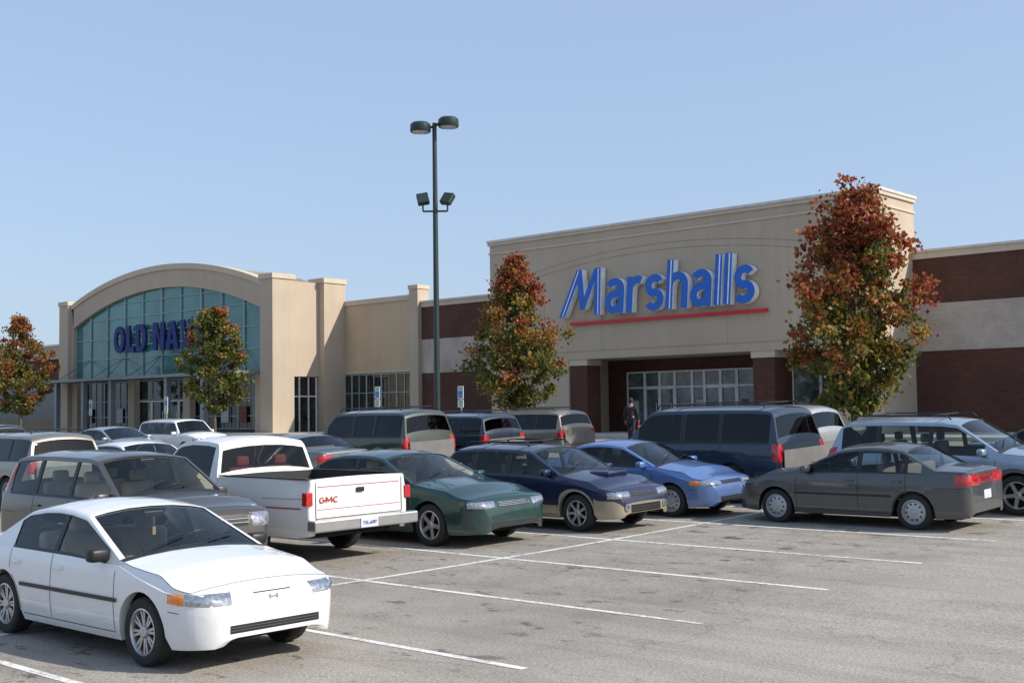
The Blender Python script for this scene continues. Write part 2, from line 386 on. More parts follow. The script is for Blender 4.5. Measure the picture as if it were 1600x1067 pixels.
for i in range(8):
    if i in (1,2,5,6): sdoor(B,wx[i],wx[i+1],SL,3.15,VW,SGL,FRW); win(B,wx[i],wx[i+1],3.15,gz,VW,SGL,FRW,.07)
    else: win(B,wx[i],wx[i+1],SL,gz,VW,SGL,FRW,.07,(3.15,))
win(B,-27.2,-25.8,SL+.2,gz,VW,SGL,FRW); win(B,-25.8,-24.3,SL+.2,gz,VW,SGL,FRW)
for u,c in ((-36.0,POSTW),(-29.7,POSTER),(-32.2,POSTW)): MB().box(u-.2,u+.2,VW-.02,VW-.01,1.9,2.5).build('poster',c,B)
BZ0,BZ1,WZ=4.35,6.33,8.62
def brickwing(u0,u1,name='brick_wing'):
    w_=MB().box(u0,u1,VW,VW+.4,SL-.15,BZ0).box(u0,u1,VW,VW+.4,BZ1,WZ-.38).build(name,BR,B)
    MB().box(u0,u1,VW-.03,VW+.4,BZ0+.001,BZ1-.001).build('block_band',BLK,w_)
    MB().box(u0,u1,VW-.05,VW+.45,WZ-.38,WZ-.1).build('fascia',STL,w_)
    MB().box(u0,u1,VW-.12,VW+.5,WZ-.1,WZ).build('coping',COPING,w_)
brickwing(uR+.001,14.0); brickwing(-51.45,uL-.001)
MB().box(-51.3,14,VW+.55,VW+30,WZ-.9,WZ-.7).build('roof',simple('flat_roof',(.3,.3,.3),.9),B)
# ============ connecting tan building
C=empty('store_building',(-55,50,GB),'golden tan stucco storefront block with dark windows between arched store and brick wing','building',world=True)
CT=9.05
MB().box(-59.3,-52.2,VW,VW+1,4.5,CT).box(-59.3,-52.2,VW+.1,VW+.5,SL-.15,4.499).build('wall',ST2,C)
MB().box(-59.3,-52.2,VW-.08,VW+.3,CT-.28,CT+.02).build('cornice',STL,C)
MB().box(-59.3,-52.2,VW-.04,VW-.001,4.5,4.62).build('cornice',STL,C)
p=MB().box(-52.2,-51.46,VW-.3,VW+.6,SL-.15,9.4).build('pilaster',ST,C); MB().box(-52.25,-51.41,VW-.35,VW+.65,9.35,9.58).build('capital',STL,p)
for i in range(5): win(C,-59.1+i*1.37,-59.1+(i+1)*1.37,SL+.3,4.45,VW,SG,FRG,.045,(2.0,3.3),(-59.1+i*1.37+.68,))
# ============ arched store
A=empty('store_building',(-71,46,GB),'tan stucco store with big arched teal window and curved roof, left of the lot','building',world=True)
VA=44.0; AL,AR=-83.0,-59.75; AC=(AL+AR)/2; hw=(AR-AL)/2
def arc(hw,zc,ze,n=32):
    s=zc-ze; Rr=(hw*hw+s*s)/(2*s); return [(AC+hw*(-1+2*i/n), zc-Rr+math.sqrt(max(0,Rr*Rr-(hw*(-1+2*i/n))**2))) for i in range(n+1)]
inner=arc(hw-.25,10.6,8.5); outer=arc(hw,12.0,10.1)
mb=MB()
for i in range(len(inner)-1):
    a,b_,c,d=inner[i],inner[i+1],outer[i+1],outer[i]
    mb.face([(a[0],VA,a[1]),(b_[0],VA,b_[1]),(c[0],VA,c[1]),(d[0],VA,d[1])])
    mb.face([(a[0],VA,a[1]),(a[0],VA+.6,a[1]),(b_[0],VA+.6,b_[1]),(b_[0],VA,b_[1])])
    mb.face([(d[0],VA,d[1]),(c[0],VA,c[1]),(c[0],VA+.6,c[1]),(d[0],VA+.6,d[1])])
mb.box(AL,AL+.25,VA,VA+.6,4.6,10.05); mb.box(AR-.25,AR,VA,VA+.6,4.6,10.05)
mb.build('facade_arch',ST,A)
o1=arc(hw+.02,12.12,10.2); o2=arc(hw+.02,11.75,9.85); mb=MB()
for i in range(len(o1)-1):
    a,b_,c,d=o2[i],o2[i+1],o1[i+1],o1[i]
    for q in ([(a[0],VA-.1,a[1]),(b_[0],VA-.1,b_[1]),(c[0],VA-.1,c[1]),(d[0],VA-.1,d[1])],[(d[0],VA-.1,d[1]),(c[0],VA-.1,c[1]),(c[0],VA+.7,c[1]),(d[0],VA+.7,d[1])],[(a[0],VA-.1,a[1]),(a[0],VA-.003,a[1]),(b_[0],VA-.003,b_[1]),(b_[0],VA-.1,b_[1])]): mb.face(q)
mb.build('arch_cornice',STL,A)
i2=arc(hw-.2,10.65,8.55)
mb=MB(); mb.face([(x,VA+.3,z) for x,z in i2]+[(AR-.2,VA+.3,4.7),(AL+.2,VA+.3,4.7)]); gl=mb.build('arched_window',TEAL,A)
mb=MB()
def arcz(u,zc=10.6,ze=8.5):
    h=hw-.25; s=zc-ze; Rr=(h*h+s*s)/(2*s); return zc-Rr+math.sqrt(max(0,Rr*Rr-(u-AC)**2))
nm=10
for i in range(1,nm):
    u=AL+(AR-AL)*i/nm; t=.05 if i%2 else .028; mb.box(u-t,u+t,VA+.2,VA+.295,4.7,arcz(u))
for z in (6.1,7.5,8.9,9.9):
    if z<8.5: a=AL+.25;b_=AR-.25
    else:
        h=hw-.25; s=2.1; Rr=(h*h+s*s)/(2*s); x=math.sqrt(Rr*Rr-(z-10.6+Rr)**2); a=AC-x; b_=AC+x
    mb.box(a,b_,VA+.21,VA+.293,z-.022,z+.022)
mb.build('mullions',FRG,gl)
for (a,b_,v0,v1,zt) in ((-84.3,-83.0,VA-.3,VA+3,10.5),(-59.75,-58.5,VA-.3,VA+1.3,10.5),(-59.75,-58.35,47.5,49.19,10.45),(-86.2,-84.4,VA+1,VA+3,8.9)):
    p=MB().box(a,b_,v0,v1,SL-.15,zt-.3).build('pilaster',ST,A); MB().box(a-.07,b_+.07,v0-.07,v1+.07,zt-.3,zt).build('capital',STL,p)
MB().box(-60.0,-58.85,VA+1.3,47.5,4.35,10.15).box(-60.0,-59.05,VA+1.3,47.5,SL-.15,4.349).build('side_wall',ST,A)
g=MB().box(-59.05,-59.0,VA+1.4,47.4,SL,4.3).build('side_window',SG,A)
mb=MB()
for y in (45.35,46.0,46.7,47.3): mb.box(-59.0,-58.93,y,y+.07,SL,4.3)
mb.box(-58.998,-58.94,45.4,47.35,3.1,3.18); mb.build('frame',FRW,g)
ro=arc(hw+.15,11.9,9.9); mb=MB()
for i in range(len(ro)-1):
    mb.face([(ro[i][0],VA+.7,ro[i][1]),(ro[i+1][0],VA+.7,ro[i+1][1]),(ro[i+1][0],VA+5.1,ro[i+1][1]),(ro[i][0],VA+5.1,ro[i][1])])
for i in range(0,len(ro)-1):
    x,z=ro[i]; mb.box(x-.03,x+.03,VA+.71,VA+5.1,z+.001,z+.05)
mb.build('curved_roof',ROOFM,A)
mb=MB(); mb.face([(x,VA+5.08,z-.02) for x,z in ro]+[(AR,VA+5.08,SL),(AL,VA+5.08,SL)]); mb.build('back_wall',ST,A)
cn=MB().box(AL-.8,AR-.2,VA-1.9,VA-.002,4.52,4.70).build('canopy',CANM,A)
for i in range(1,nm,2):
    u=AL+(AR-AL)*i/nm
    for d in (-1,1): MB().tube([(u+d*1.0,VA-1.7,4.70),(u,VA+.2,6.1)],.02,6).build('tie_rod',FRD,cn)
for u in (-82.3,-78.5,-74.8,-68.0,-63.9): MB().box(u-.16,u+.16,VA-1.6,VA-1.28,SL,4.515).build('column',CANM,A)
MB().box(AL,AR,VA+.7,VA+.9,SL-.1,4.6).build('storefront_wall',FRD,A)
n=14
for i in range(n):
    a=AL+.1+(AR-AL-.2)*i/n; b_=AL+.1+(AR-AL-.2)*(i+1)/n
    if i in (5,6,7,8): sdoor(A,a+.02,b_-.02,SL,3.1,VA+.55,SG,FRW); win(A,a+.02,b_-.02,3.15,4.5,VA+.55,SG,FRG,.05)
    else: win(A,a+.02,b_-.02,SL+.2,4.5,VA+.55,SG,FRG,.05,(2.0,3.1),((a+b_)/2,))
for u in (-82.6,-74.85,-68.1,-60.3): MB().box(u-.4,u+.4,VA+.02,VA+.45,SL,4.519).build('pier',ST,A)
for u,cc in ((-81.2,POSTER),(-77,POSTW),(-62.5,POSTER),(-64.4,POSTW)): MB().box(u-.4,u+.4,VA+.40,VA+.44,1.6,2.6).build('poster',cc,A)
D=empty('store_building',(-100,47,GB),'low brick and tan store wing at the far left behind the orange tree','building',world=True)
MB().box(-150,-86.2,46.5,60,SL-.15,6.6).build('wall',BR,D); MB().box(-150,-86.2,46.3,60,6.6,7.6).build('parapet',ST,D)
MB().box(-150,-86.1,46.2,60.1,7.6,7.75).build('coping',COPING,D)
MB().box(-150,-86.3,46.44,46.499,SL,4.4).build('window',SG,D)
# ------------------------------------------------------------------ signs with letters
BLUE=simple('sign_blue',(.006,.125,.56),.4,var=.05); WRET=simple('sign_return_pale',(.84,.88,.92),.4); NAVY=simple('sign_navy',(.008,.024,.15),.5,spec=.3); SRED=simple('sign_red',(.6,.012,.02),.4)
def AC_(cx,cz,rx,rz,a0,a1,n=14): return [(cx+rx*math.cos(R(a0+(a1-a0)*i/n)),cz+rz*math.sin(R(a0+(a1-a0)*i/n))) for i in range(n+1)]
def glyph(ch,w,c=2.25,xh=1.66):
    h=w/2
    if ch=='l': return ([('s',[(h,0),(h,c)])],w)
    if ch=='h': return ([('s',[(h,0),(h,c)]),('s',AC_(.60,1.06,.41,xh-h*.9-1.06,180,0)+[(1.01,0)])],1.01+h)
    if ch=='r': return ([('s',[(h,0),(h,xh)]),('s',AC_(.62,1.0,.44,xh-h*.9-1.0,180,62))],.93)
    if ch=='a': return ([('s',AC_(.54,1.12,.40,xh-h*.9-1.12,150,0)+[(.94,0)]),('s',[(.94,.96),(.60,.93)]+AC_(.52,.54,.35,.38,95,262,12)+[(.70,.20),(.94,.40)])],.94+h)
    if ch=='s': return ([('s',AC_(.52,1.15,.34,xh-h*.9-1.15,30,265)+AC_(.52,.50,.37,.50-h*.9,85,-150))],1.04)
    if ch=='O': return ([('c',AC_(.72,c/2,.72-h,c/2-h,0,360,32)[:-1])],1.44)
    if ch=='D': return ([('c',[(h,h),(.60,h)]+AC_(.62,c/2,.66-h,c/2-h,-80,80,16)+[(.60,c-h),(h,c-h)])],1.28)
    if ch=='L': return ([('p',[(0,0),(1.0,0),(1.0,w),(w,w),(w,c),(0,c)])],1.0)
    if ch=='N': W=1.35; return ([('p',[(0,0),(w,0),(w,c-.75),(W-w,0),(W,0),(W,c),(W-w,c),(W-w,.75),(w,c),(0,c)])],W)
    if ch=='A': return ([('p',[(0,0),(w*1.05,0),(.72,c-.55),(1.44-w*1.05,0),(1.44,0),(.95,c),(.49,c)]),('p2',[(.34,.42),(1.10,.42),(1.02,.74),(.42,.74)])],1.44)
    if ch=='V': return ([('p',[(.49,0),(.95,0),(1.44,c),(1.44-w*1.05,c),(.72,.55),(w*1.05,c),(0,c)])],1.44)
    if ch=='Y': m=.68; return ([('p',[(m-h,0),(m+h,0),(m+h,c*.42),(2*m,c),(2*m-w*1.05,c),(m,c*.60),(w*1.05,c),(0,c),(m-h,c*.42)])],2*m)
def make_letters(root,word,u0,u1,z0,sz,w,gap,v,depth,mats,shear=0,stripe=0):
    tot=0; gl_=[]
    for ch in word:
        if ch==' ': tot+=.62; gl_.append(None); continue
        g_=glyph(ch,w); gl_.append((ch,)+g_); tot+=g_[1]+gap
    tot-=gap; sx=(u1-u0)/tot; x=0
    for g_ in gl_:
        if g_ is None: x+=.62; continue
        tf=lambda p,x=x: (u0+(x+p[0])*sx+shear*p[1]*sz, z0+p[1]*sz)
        mb=MB()
        for j,(k,pts) in enumerate(g_[1]):
            P2=[tf(p) for p in pts]; yo=.004*j
            if k=='s':
                mb.ribbon(P2,w*sz,v+yo,v+depth,0,1)
                if stripe and g_[0] in 'lh' and j==0:
                    q=[(P2[0][0]+w*.12,P2[0][1]+.02),(P2[1][0]+w*.12,P2[1][1]-.02)]
                    mb.ribbon(q,stripe,v-.006,v+.05,1,1)
            elif k=='c': mb.ribbon(P2,w*sz,v,v+depth,0,1,closed=True)
            elif k=='p2': mb.prismv(P2,v+.006,v+depth-.006,0,1)
            else: mb.prismv(P2,v,v+depth,0,1)
        mb.build('letter',mats,root,fix=True)
        x+=g_[2]+gap
S1=empty('store_sign',(-32,45.8,6.5),'big blue raised letters with red underline on the tan stucco entrance block','sign',world=True)
mu0=-37.45; ZL=6.62
MP=[(-.42,0),(-.06,0),(.78,1.62),(.90,.30),(1.20,.30),(1.80,1.55),(1.76,0),(2.12,0),(2.22,2.25),(1.84,2.25),(1.18,.92),(1.06,2.25),(.74,2.25)]
mb=MB()
mb.prismv([(mu0+x,ZL+z) for x,z in MP],V0-.46,V0-.08,0,1)
mb.ribbon([(mu0-.20,ZL+.03),(mu0+.86,ZL+2.2)],.05,V0-.466,V0-.42,1,1); mb.ribbon([(mu0+1.99,ZL+.03),(mu0+2.07,ZL+2.2)],.05,V0-.466,V0-.42,1,1)
mb.build('letter',[BLUE,WRET],S1,fix=True)
make_letters(S1,'arshalls',mu0+2.40,-26.95,ZL,1.0,.355,.15,V0-.46,.38,[BLUE,WRET],shear=.075,stripe=.06)
MB().box(-37.4,-26.5,V0-.2,V0-.03,6.22,6.36).build('underline',SRED,S1)
S2=empty('store_sign',(-71.4,43.8,7),'navy raised letters across the arched teal window','sign',world=True)
make_letters(S2,'OLD NAVY',-77.1,-65.7,6.45,1.85/2.25,.46,.20,VA-.05,.14,[NAVY,NAVY])
MB().box(-77.3,-65.5,VA+.13,VA+.18,6.9,6.97).build('sign_rail',FRG,S2); MB().box(-77.3,-65.5,VA+.13,VA+.18,7.8,7.87).build('sign_rail',FRG,S2)
# ------------------------------------------------------------------ light pole
PG=simple('pole_dark_green',(.018,.035,.032),.45)
pu,pz=onv(683,600,28.7); PB=G(28.7)
_,ztop=onv(682,192,28.7); _,zfl=onv(682,330,28.7)
LPO=empty('lamp_post',(pu,28.7,PB),'tall dark green lamp post with two round heads and two lower floodlights','lamp post',world=True)
MB().tube([(pu,28.7,PB+.6),(pu,28.7,ztop)],[.11,.075],12).build('pole',PG,LPO,smooth=40)
MB().lathe([(.0,.62),(.28,.62),(.3,.6),(.3,0)],(pu,28.7,PB),'Z',16).build('base',CONC,LPO,smooth=40)
LENSW=simple('lamp_lens',(.5,.52,.5),.3)
rx=Vector((math.cos(R(42)),math.sin(R(42)),0))
for s,dz in ((-1,-.10),(1,.06)):
    c=Vector((pu,28.7,ztop+dz-.05))+rx*s*.48
    hd=MB().lathe([(0,.19),(.28,.17),(.35,.10),(.36,-.12),(.33,-.16),(.30,-.15)],c,'Z',20).build('lamp_head',PG,LPO,smooth=40)
    MB().lathe([(0,-.2),(.2,-.18),(.31,-.14)],c,'Z',16).build('lens',LENSW,hd,smooth=50)
    MB().tube([(pu,28.7,ztop-.12),c+Vector((0,0,-.0))-rx*s*.3],.045,8).build('arm',PG,LPO)
MB().tube([Vector((pu,28.7,zfl))-rx*.42,Vector((pu,28.7,zfl))+rx*.42],.035,8).build('crossarm',PG,LPO)
for s in (-1,1):
    c=Vector((pu,28.7,zfl))+rx*s*.42
    mb=MB(); mb.rbox(-.2,.2,-.1,.1,-.22,.22,.03)
    me=bpy.data.meshes.new('floodlight'); me.from_pydata(mb.v,[],mb.f); me.transform(Matrix.Translation(c+Vector((0,0,.42)))@Matrix.Rotation(R(42 if s<0 else 20),4,'Z')@Matrix.Rotation(R(-35),4,'X')@Matrix.Rotation(R(s*12),4,'Y'))
    fl=place('floodlight',me,LPO,PG)
    MB().tube([c,c+Vector((0,0,.22))],.03,6).build('bracket',PG,fl)
# ------------------------------------------------------------------ handicap signs
SGW=simple('sign_white_green',(.70,.76,.70),.5); SBL=simple('sign_plate_blue',(.02,.16,.55),.5); SGR=simple('sign_print_green',(.03,.22,.10),.5); GALV=simple('galvanised_post',(.35,.36,.35),.5,.5)
for px,py,lab in ((142,625,'white and blue wheelchair parking sign on thin post, leftmost of the four'),(260,620,'white and blue wheelchair parking sign just left of the tree by the arched store'),(590,604,'white and blue wheelchair parking sign in front of the golden tan storefront'),(720,603,'white and blue wheelchair parking sign beside the brick wall, nearest the round tree')):
    u,z=onv(px,py,40.5); g0=G(40.5); y=40.5
    s=empty('parking_sign',(u,y,g0),lab,'sign','accessible parking signs along the storefronts',world=True)
    MB().box(u-.03,u+.03,y,y+.05,g0-.1,z-.02).build('post',GALV,s)
    p=MB().box(u-.18,u+.18,y-.03,y-.004,z-.6,z).build('plate',SGW,s)
    mb=MB(); mb.box(u-.14,u+.14,y-.037,y-.032,z-.55,z-.23); mb.build('symbol_panel',SBL,p)
    for za in (.10,.18): MB().box(u-.13,u+.13,y-.037,y-.032,z-za,z-za+.04).build('lettering',SGR,p)
    mb=MB(); c=Vector((u,y-.042,z-.42))
    for k in range(12):
        t0,t1=R(-200+k*20),R(-200+(k+1)*20)
        mb.face([c+Vector((math.cos(t)*r,0,math.sin(t)*r)) for t,r in ((t0,.055),(t1,.055),(t1,.075),(t0,.075))])
    mb.box(u-.02,u+.005,y-.044,y-.039,z-.41,z-.32); mb.box(u-.02,u+.05,y-.044,y-.0395,z-.41,z-.385); mb.box(u+.04,u+.06,y-.044,y-.039,z-.46,z-.39); mb.box(u-.025,u+.01,y-.0445,y-.039,z-.31,z-.28)
    mb.build('wheelchair_symbol',POSTW,p)
    q=MB().box(u-.18,u+.18,y-.03,y-.004,z-1.0,z-.64).build('plate',SGW,s)
    for za in (.74,.84,.94): MB().box(u-.12,u+.12,y-.037,y-.032,z-za,z-za+.05).build('lettering',SGR,q)
# ------------------------------------------------------------------ trees
def leafmat():
    m,nt,b=newmat('leaves'); a=N(nt,'ShaderNodeAttribute',attribute_name='leaf'); nt.links.new(a.outputs['Color'],b.inputs['Base Color'])
    b.inputs['Roughness'].default_value=.5; b.inputs['Specular IOR Level'].default_value=.35
    tr=N(nt,'ShaderNodeBsdfTranslucent'); nt.links.new(a.outputs['Color'],tr.inputs[0])
    mx=N(nt,'ShaderNodeMixShader'); mx.inputs[0].default_value=.4
    out=nt.nodes['Material Output']; nt.links.new(b.outputs[0],mx.inputs[1]); nt.links.new(tr.outputs[0],mx.inputs[2]); nt.links.new(mx.outputs[0],out.inputs[0]); return m
LEAF=leafmat(); BARK=simple('bark',(.10,.075,.055),.9,nscale=12,var=.3); MULCH=simple('mulch',(.06,.035,.022),.95,nscale=20,var=.4)
def lerp3(a,b,t): return tuple(a[i]+(b[i]-a[i])*t for i in range(3))
SH1=[(0,.28),(.08,.62),(.2,.90),(.34,1),(.5,.92),(.66,.72),(.80,.50),(.92,.27),(1,.06)]
SHD=[(0,.28),(.08,.58),(.2,.86),(.38,1),(.52,.94),(.68,.78),(.80,.62),(.90,.46),(.97,.24),(1,.08)]
def tree(px,py_top,v,width,label,seed,red,nleaf,clear=1.6,lean=0,grad=.8,shape=SH1,ls=1.0,irr=1.0,mute=0):
    rnd=random.Random(seed)
    u,_=onv(px,640,v); g0=G(v); _,zt=onv(px,py_top,v); g0b=g0+.12
    root=empty('maple_tree',(u,v,g0),label,'tree','maples turning red along the front of the lot',world=True)
    z0=g0+clear
    def sh(t):
        for (a,x),(b_,y) in zip(shape,shape[1:]):
            if t<=b_: return x+(y-x)*(t-a)/(b_-a)
        return .1
    tr=MB(); tr.tube([(u,v,g0b-.1),(u+.02,v,g0b+.6),(u-.03,v+.02,z0),(u+.04+lean*.4,v,z0+(zt-z0)*.45),(u+lean*.8,v,zt-.6)],[.13,.10,.085,.06,.015],9)
    clumps=[]
    nc=int(nleaf/75)
    for i in range(nc):
        t=rnd.random()**.9
        az=rnd.random()*2*math.pi
        lobes=1+irr*(.14*math.sin(az*3+t*9+seed)+.15*math.sin(az*4-t*19+seed*2))
        rr=width/2*.92*sh(t)*lobes*(rnd.random()**.42)
        c=Vector((u+lean*t+rr*math.cos(az),v+rr*math.sin(az),z0+(zt-z0)*t*.97))
        clumps.append((c,t,rr/(width/2*sh(t)+.01)))
    # a few leading shoots poke out of the outline
    for i in range(int(12*irr)):
        t=rnd.uniform(.35,1); az=rnd.random()*2*math.pi; rr=width/2*sh(t)*rnd.uniform(1.0,1.15)
        clumps.append((Vector((u+lean*t+rr*math.cos(az),v+rr*math.sin(az),z0+(zt-z0)*t+.2)),t,1.1))
    for c,t,q in clumps[::2]:
        s=Vector((u+lean*t*.7,v,max(z0-.1,c.z-.35-.5*q)))
        m=(s+c)/2+Vector((0,0,-.08)); tr.tube([s,m,c],[.028,.018,.006],5,caps=False)
    verts=[];cols=[];faces=[]
    GRN=(.14,.165,.03);DG=(.05,.075,.018);OLV=(.27,.21,.04);ORG_=(.43,.17,.04);RED=(.37,.062,.045);DR=(.17,.032,.026)
    if mute: ORG_=(.36,.17,.045); RED=(.32,.09,.04)
    for c,t,q in clumps:
        rdn=min(1,max(0,red+(t-.5)*grad+(q-.75)*.45+rnd.gauss(0,.20)))
        n=rnd.randint(50,95); sg=.12+.09*rnd.random()
        dk=rnd.uniform(.72,1.12)
        for k in range(n):
            p=c+Vector((rnd.gauss(0,sg),rnd.gauss(0,sg),rnd.gauss(0,sg*.8)))
            x=min(1,max(0,rdn+rnd.gauss(0,.10)))
            if x<.42: col=lerp3(DG,GRN,rnd.random()) if rnd.random()<.75 else OLV
            elif x<.64: col=lerp3(OLV,ORG_,rnd.random()*.8)
            else: col=lerp3(ORG_,RED,rnd.random()) if rnd.random()<.78 else DR
            col=tuple(a*dk for a in col)
            s=rnd.uniform(.055,.10)*ls
            a=Vector((rnd.gauss(0,1),rnd.gauss(0,1),rnd.gauss(0,.7))).normalized(); b_=a.orthogonal().normalized()
            b_=(b_*math.cos(rnd.random()*6)+a.cross(b_)*math.sin(rnd.random()*6)).normalized()
            cc=a.cross(b_)
            i0=len(verts)
            verts+= [tuple(p-b_*s),tuple(p+cc*s*.7),tuple(p+b_*s),tuple(p-cc*s*.7+a*s*.3)]
            faces.append((i0,i0+1,i0+2,i0+3)); cols+= [(*col,1)]*4
    tr.build('trunk',BARK,root,smooth=60)
    me=bpy.data.meshes.new('crown'); me.from_pydata(verts,[],faces)
    at=me.attributes.new('leaf','FLOAT_COLOR','POINT'); at.data.foreach_set('color',[x for c in cols for x in c])
    place('crown',me,root,LEAF)
    isl=MB().rbox(u-2.2,u+2.2,v-1.2,v+1.2,g0-.2,g0+.13,.05).build('planting_island',CONC,None); isl['kind']='structure'
    ml=MB().box(u-2.0,u+2.0,v-1.0,v+1.0,g0+.1,g0+.15).build('mulch_bed',MULCH,None); ml['kind']='structure'
    return root
tree(1334,294,34,4.0,'tallest maple with red top and green base in front of the entrance block right end',3,.50,21000,1.4,lean=.28,grad=.75,shape=SHD,ls=1.05,irr=1.3)
tree(808,410,36.5,4.1,'round green and rust maple standing left of the blue lettered sign',5,.36,15500,1.6,grad=.75)
tree(335,482,38,4.0,'olive green maple standing before the arched teal window',9,.18,11000,1.6,grad=.3,ls=1.15)
tree(32,496,38,4.3,'orange maple at the far left edge before the low wing',12,.50,11000,1.6,grad=.4,ls=1.15,mute=1)
# ------------------------------------------------------------------ cars
def interp(l,x):
    if x<=l[0][0]: return l[0][1]
    for (a,p),(b_,q) in zip(l,l[1:]):
        if x<=b_: return p+(q-p)*(x-a)/(b_-a) if b_>a else q
    return l[-1][1]
_wc={}
def wheel_meshes(r,style,near):
    k=(round(r,3),style,near)
    if k in _wc: return _wc[k]
    n=32 if near else 16
    def m(mb,mats,sm=35):
        me=bpy.data.meshes.new('wheelmesh'); me.from_pydata(mb.v,[],mb.f)
        for i,q in enumerate(mb.m): me.polygons[i].material_index=q
        bm=bmesh.new(); bm.from_mesh(me); bmesh.ops.recalc_face_normals(bm,faces=bm.faces[:]); bm.to_mesh(me); bm.free()
        shade(me,sm)
        for x in mats: me.materials.append(x)
        return me
    q=.66
    ty=MB().lathe([(r*q,.085),(r*(q+.03),.098),(r*.82,.108),(r*.93,.100),(r*.985,.08),(r,.05),(r,-.05),(r*.985,-.08),(r*.93,-.1),(r*q,-.085)],n=n,close=True)
    core=MB().lathe([(0,.0),(r*.3,.0),(r*q*.9,-.02),(r*q,-.05),(r*q,.075)],n=n)
    rm=MB().lathe([(r*q*1.03,.095),(r*q*.97,.098),(r*q*.9,.07),(r*q*.9,.02)],n=n)
    R1=r*q*.93
    def spoke(a,w0,w1,y0,y1,r0=.04):
        ca,sa=math.cos(a),math.sin(a)
        def P(rad,side,y,): return (rad*ca-side*sa,y,rad*sa+side*ca)
        pts=[P(r0,-w0,y0-.02),P(r0,w0,y0-.02),P(R1,w1,y1-.02),P(R1,-w1,y1-.02),P(r0,-w0,y0),P(r0,w0,y0),P(R1,w1,y1),P(R1,-w1,y1)]
        b=len(rm.v); rm.v+=pts
        for f in ((4,5,6,7),(0,4,7,3),(1,2,6,5),(0,3,2,1)): rm.f.append(tuple(b+i for i in f)); rm.m.append(0)
    if style=='mesh':
        for i in range(8):
            a=2*math.pi*i/8; spoke(a-.13,.011,.012,.07,.075); spoke(a+.13,.011,.012,.072,.075)
    elif style=='five':
        for i in range(5): spoke(2*math.pi*i/5+.3,.035,.03,.065,.075)
    elif style=='seven':
        for i in range(7): spoke(2*math.pi*i/7,.026,.02,.075,.08)
    else:
        rm.lathe([(R1,.06),(R1*.8,.078),(R1*.45,.085),(0,.09)],n=n)
        for i in range(10):
            a=2*math.pi*i/10; x,z=R1*.72*math.cos(a),R1*.72*math.sin(a)
            rm.rbox(x-.016,x+.016,.076,.088,z-.016,z+.016,.004,1,1)
    rm.lathe([(.055,.06),(.055,.085),(.045,.095),(0,.097)],n=14)
    _wc[k]=(m(core,[DARKU]),m(ty,[RUB],30),m(rm,[ALLOY if style in('mesh','five','seven') else STEELC,BLACK]))
    return _wc[k]
FL=[0,.05,.16,.32,.50,.68,.83,.94,1]
GH=[.07,.35,.65,.90,1.0]; TP=[.07,.3,.62,1]
def spec(L,W,H,fo,wb,r,cowl,wtop,rtop,deck,nose,tail,belt,sill=.2,suv=False,tumble=.30,wins=None,rw=None,doors=None,**k):
    h=L/2
    if suv: top=[(-h,.5),(-h+.015,.72),(-h+.05,deck[1]-.15),(deck[0],deck[1]),(rtop,H-.09),(rtop+.12,H-.03),(rtop+.5,H-.005)]
    else: top=[(-h,.48),(-h+.012,tail-.2),(-h+.035,tail-.05),(-h+.10,tail-.005),(deck[0],deck[1]),(rtop,H-.055),(rtop+.3,H-.012)]
    top+=[((rtop+wtop)/2,H),(wtop-.3,H-.012),(wtop,H-.05),cowl,((cowl[0]+h)/2,(cowl[1]*.60+nose*.40)+.020),(h-.36,nose+.04),(h-.20,nose+.005),(h-.11,nose-.035),(h-.05,nose-.10),(h-.018,nose-.19),(h,.42 if not suv else .5)]
    d=dict(L=L,W=W,H=H,fo=fo,wb=wb,r=r,cowl=cowl,wtop=wtop,rtop=rtop,deck=deck,nose=nose,tail=tail,sill=sill,suv=suv,tumble=tumble,top=top,
      belt=[(-h,belt+.02),(cowl[0]-.9,belt),(cowl[0],min(belt-.03,cowl[1]-.06)),(h-.5,nose-.05),(h-.1,nose-.09),(h,nose-.2)],beltz=belt,
      wins=wins,doors=doors,rw=rw or (deck[0]+.04,rtop-.02),ws=(wtop+.03,cowl[0]-.05),bed=None,sm=.03,ra=r+.055,er=.15,
      erf=.34 if not suv else .26,ekf=.66 if not suv else .74,ekr=.80 if not suv else .90)
    d.update(k); return d
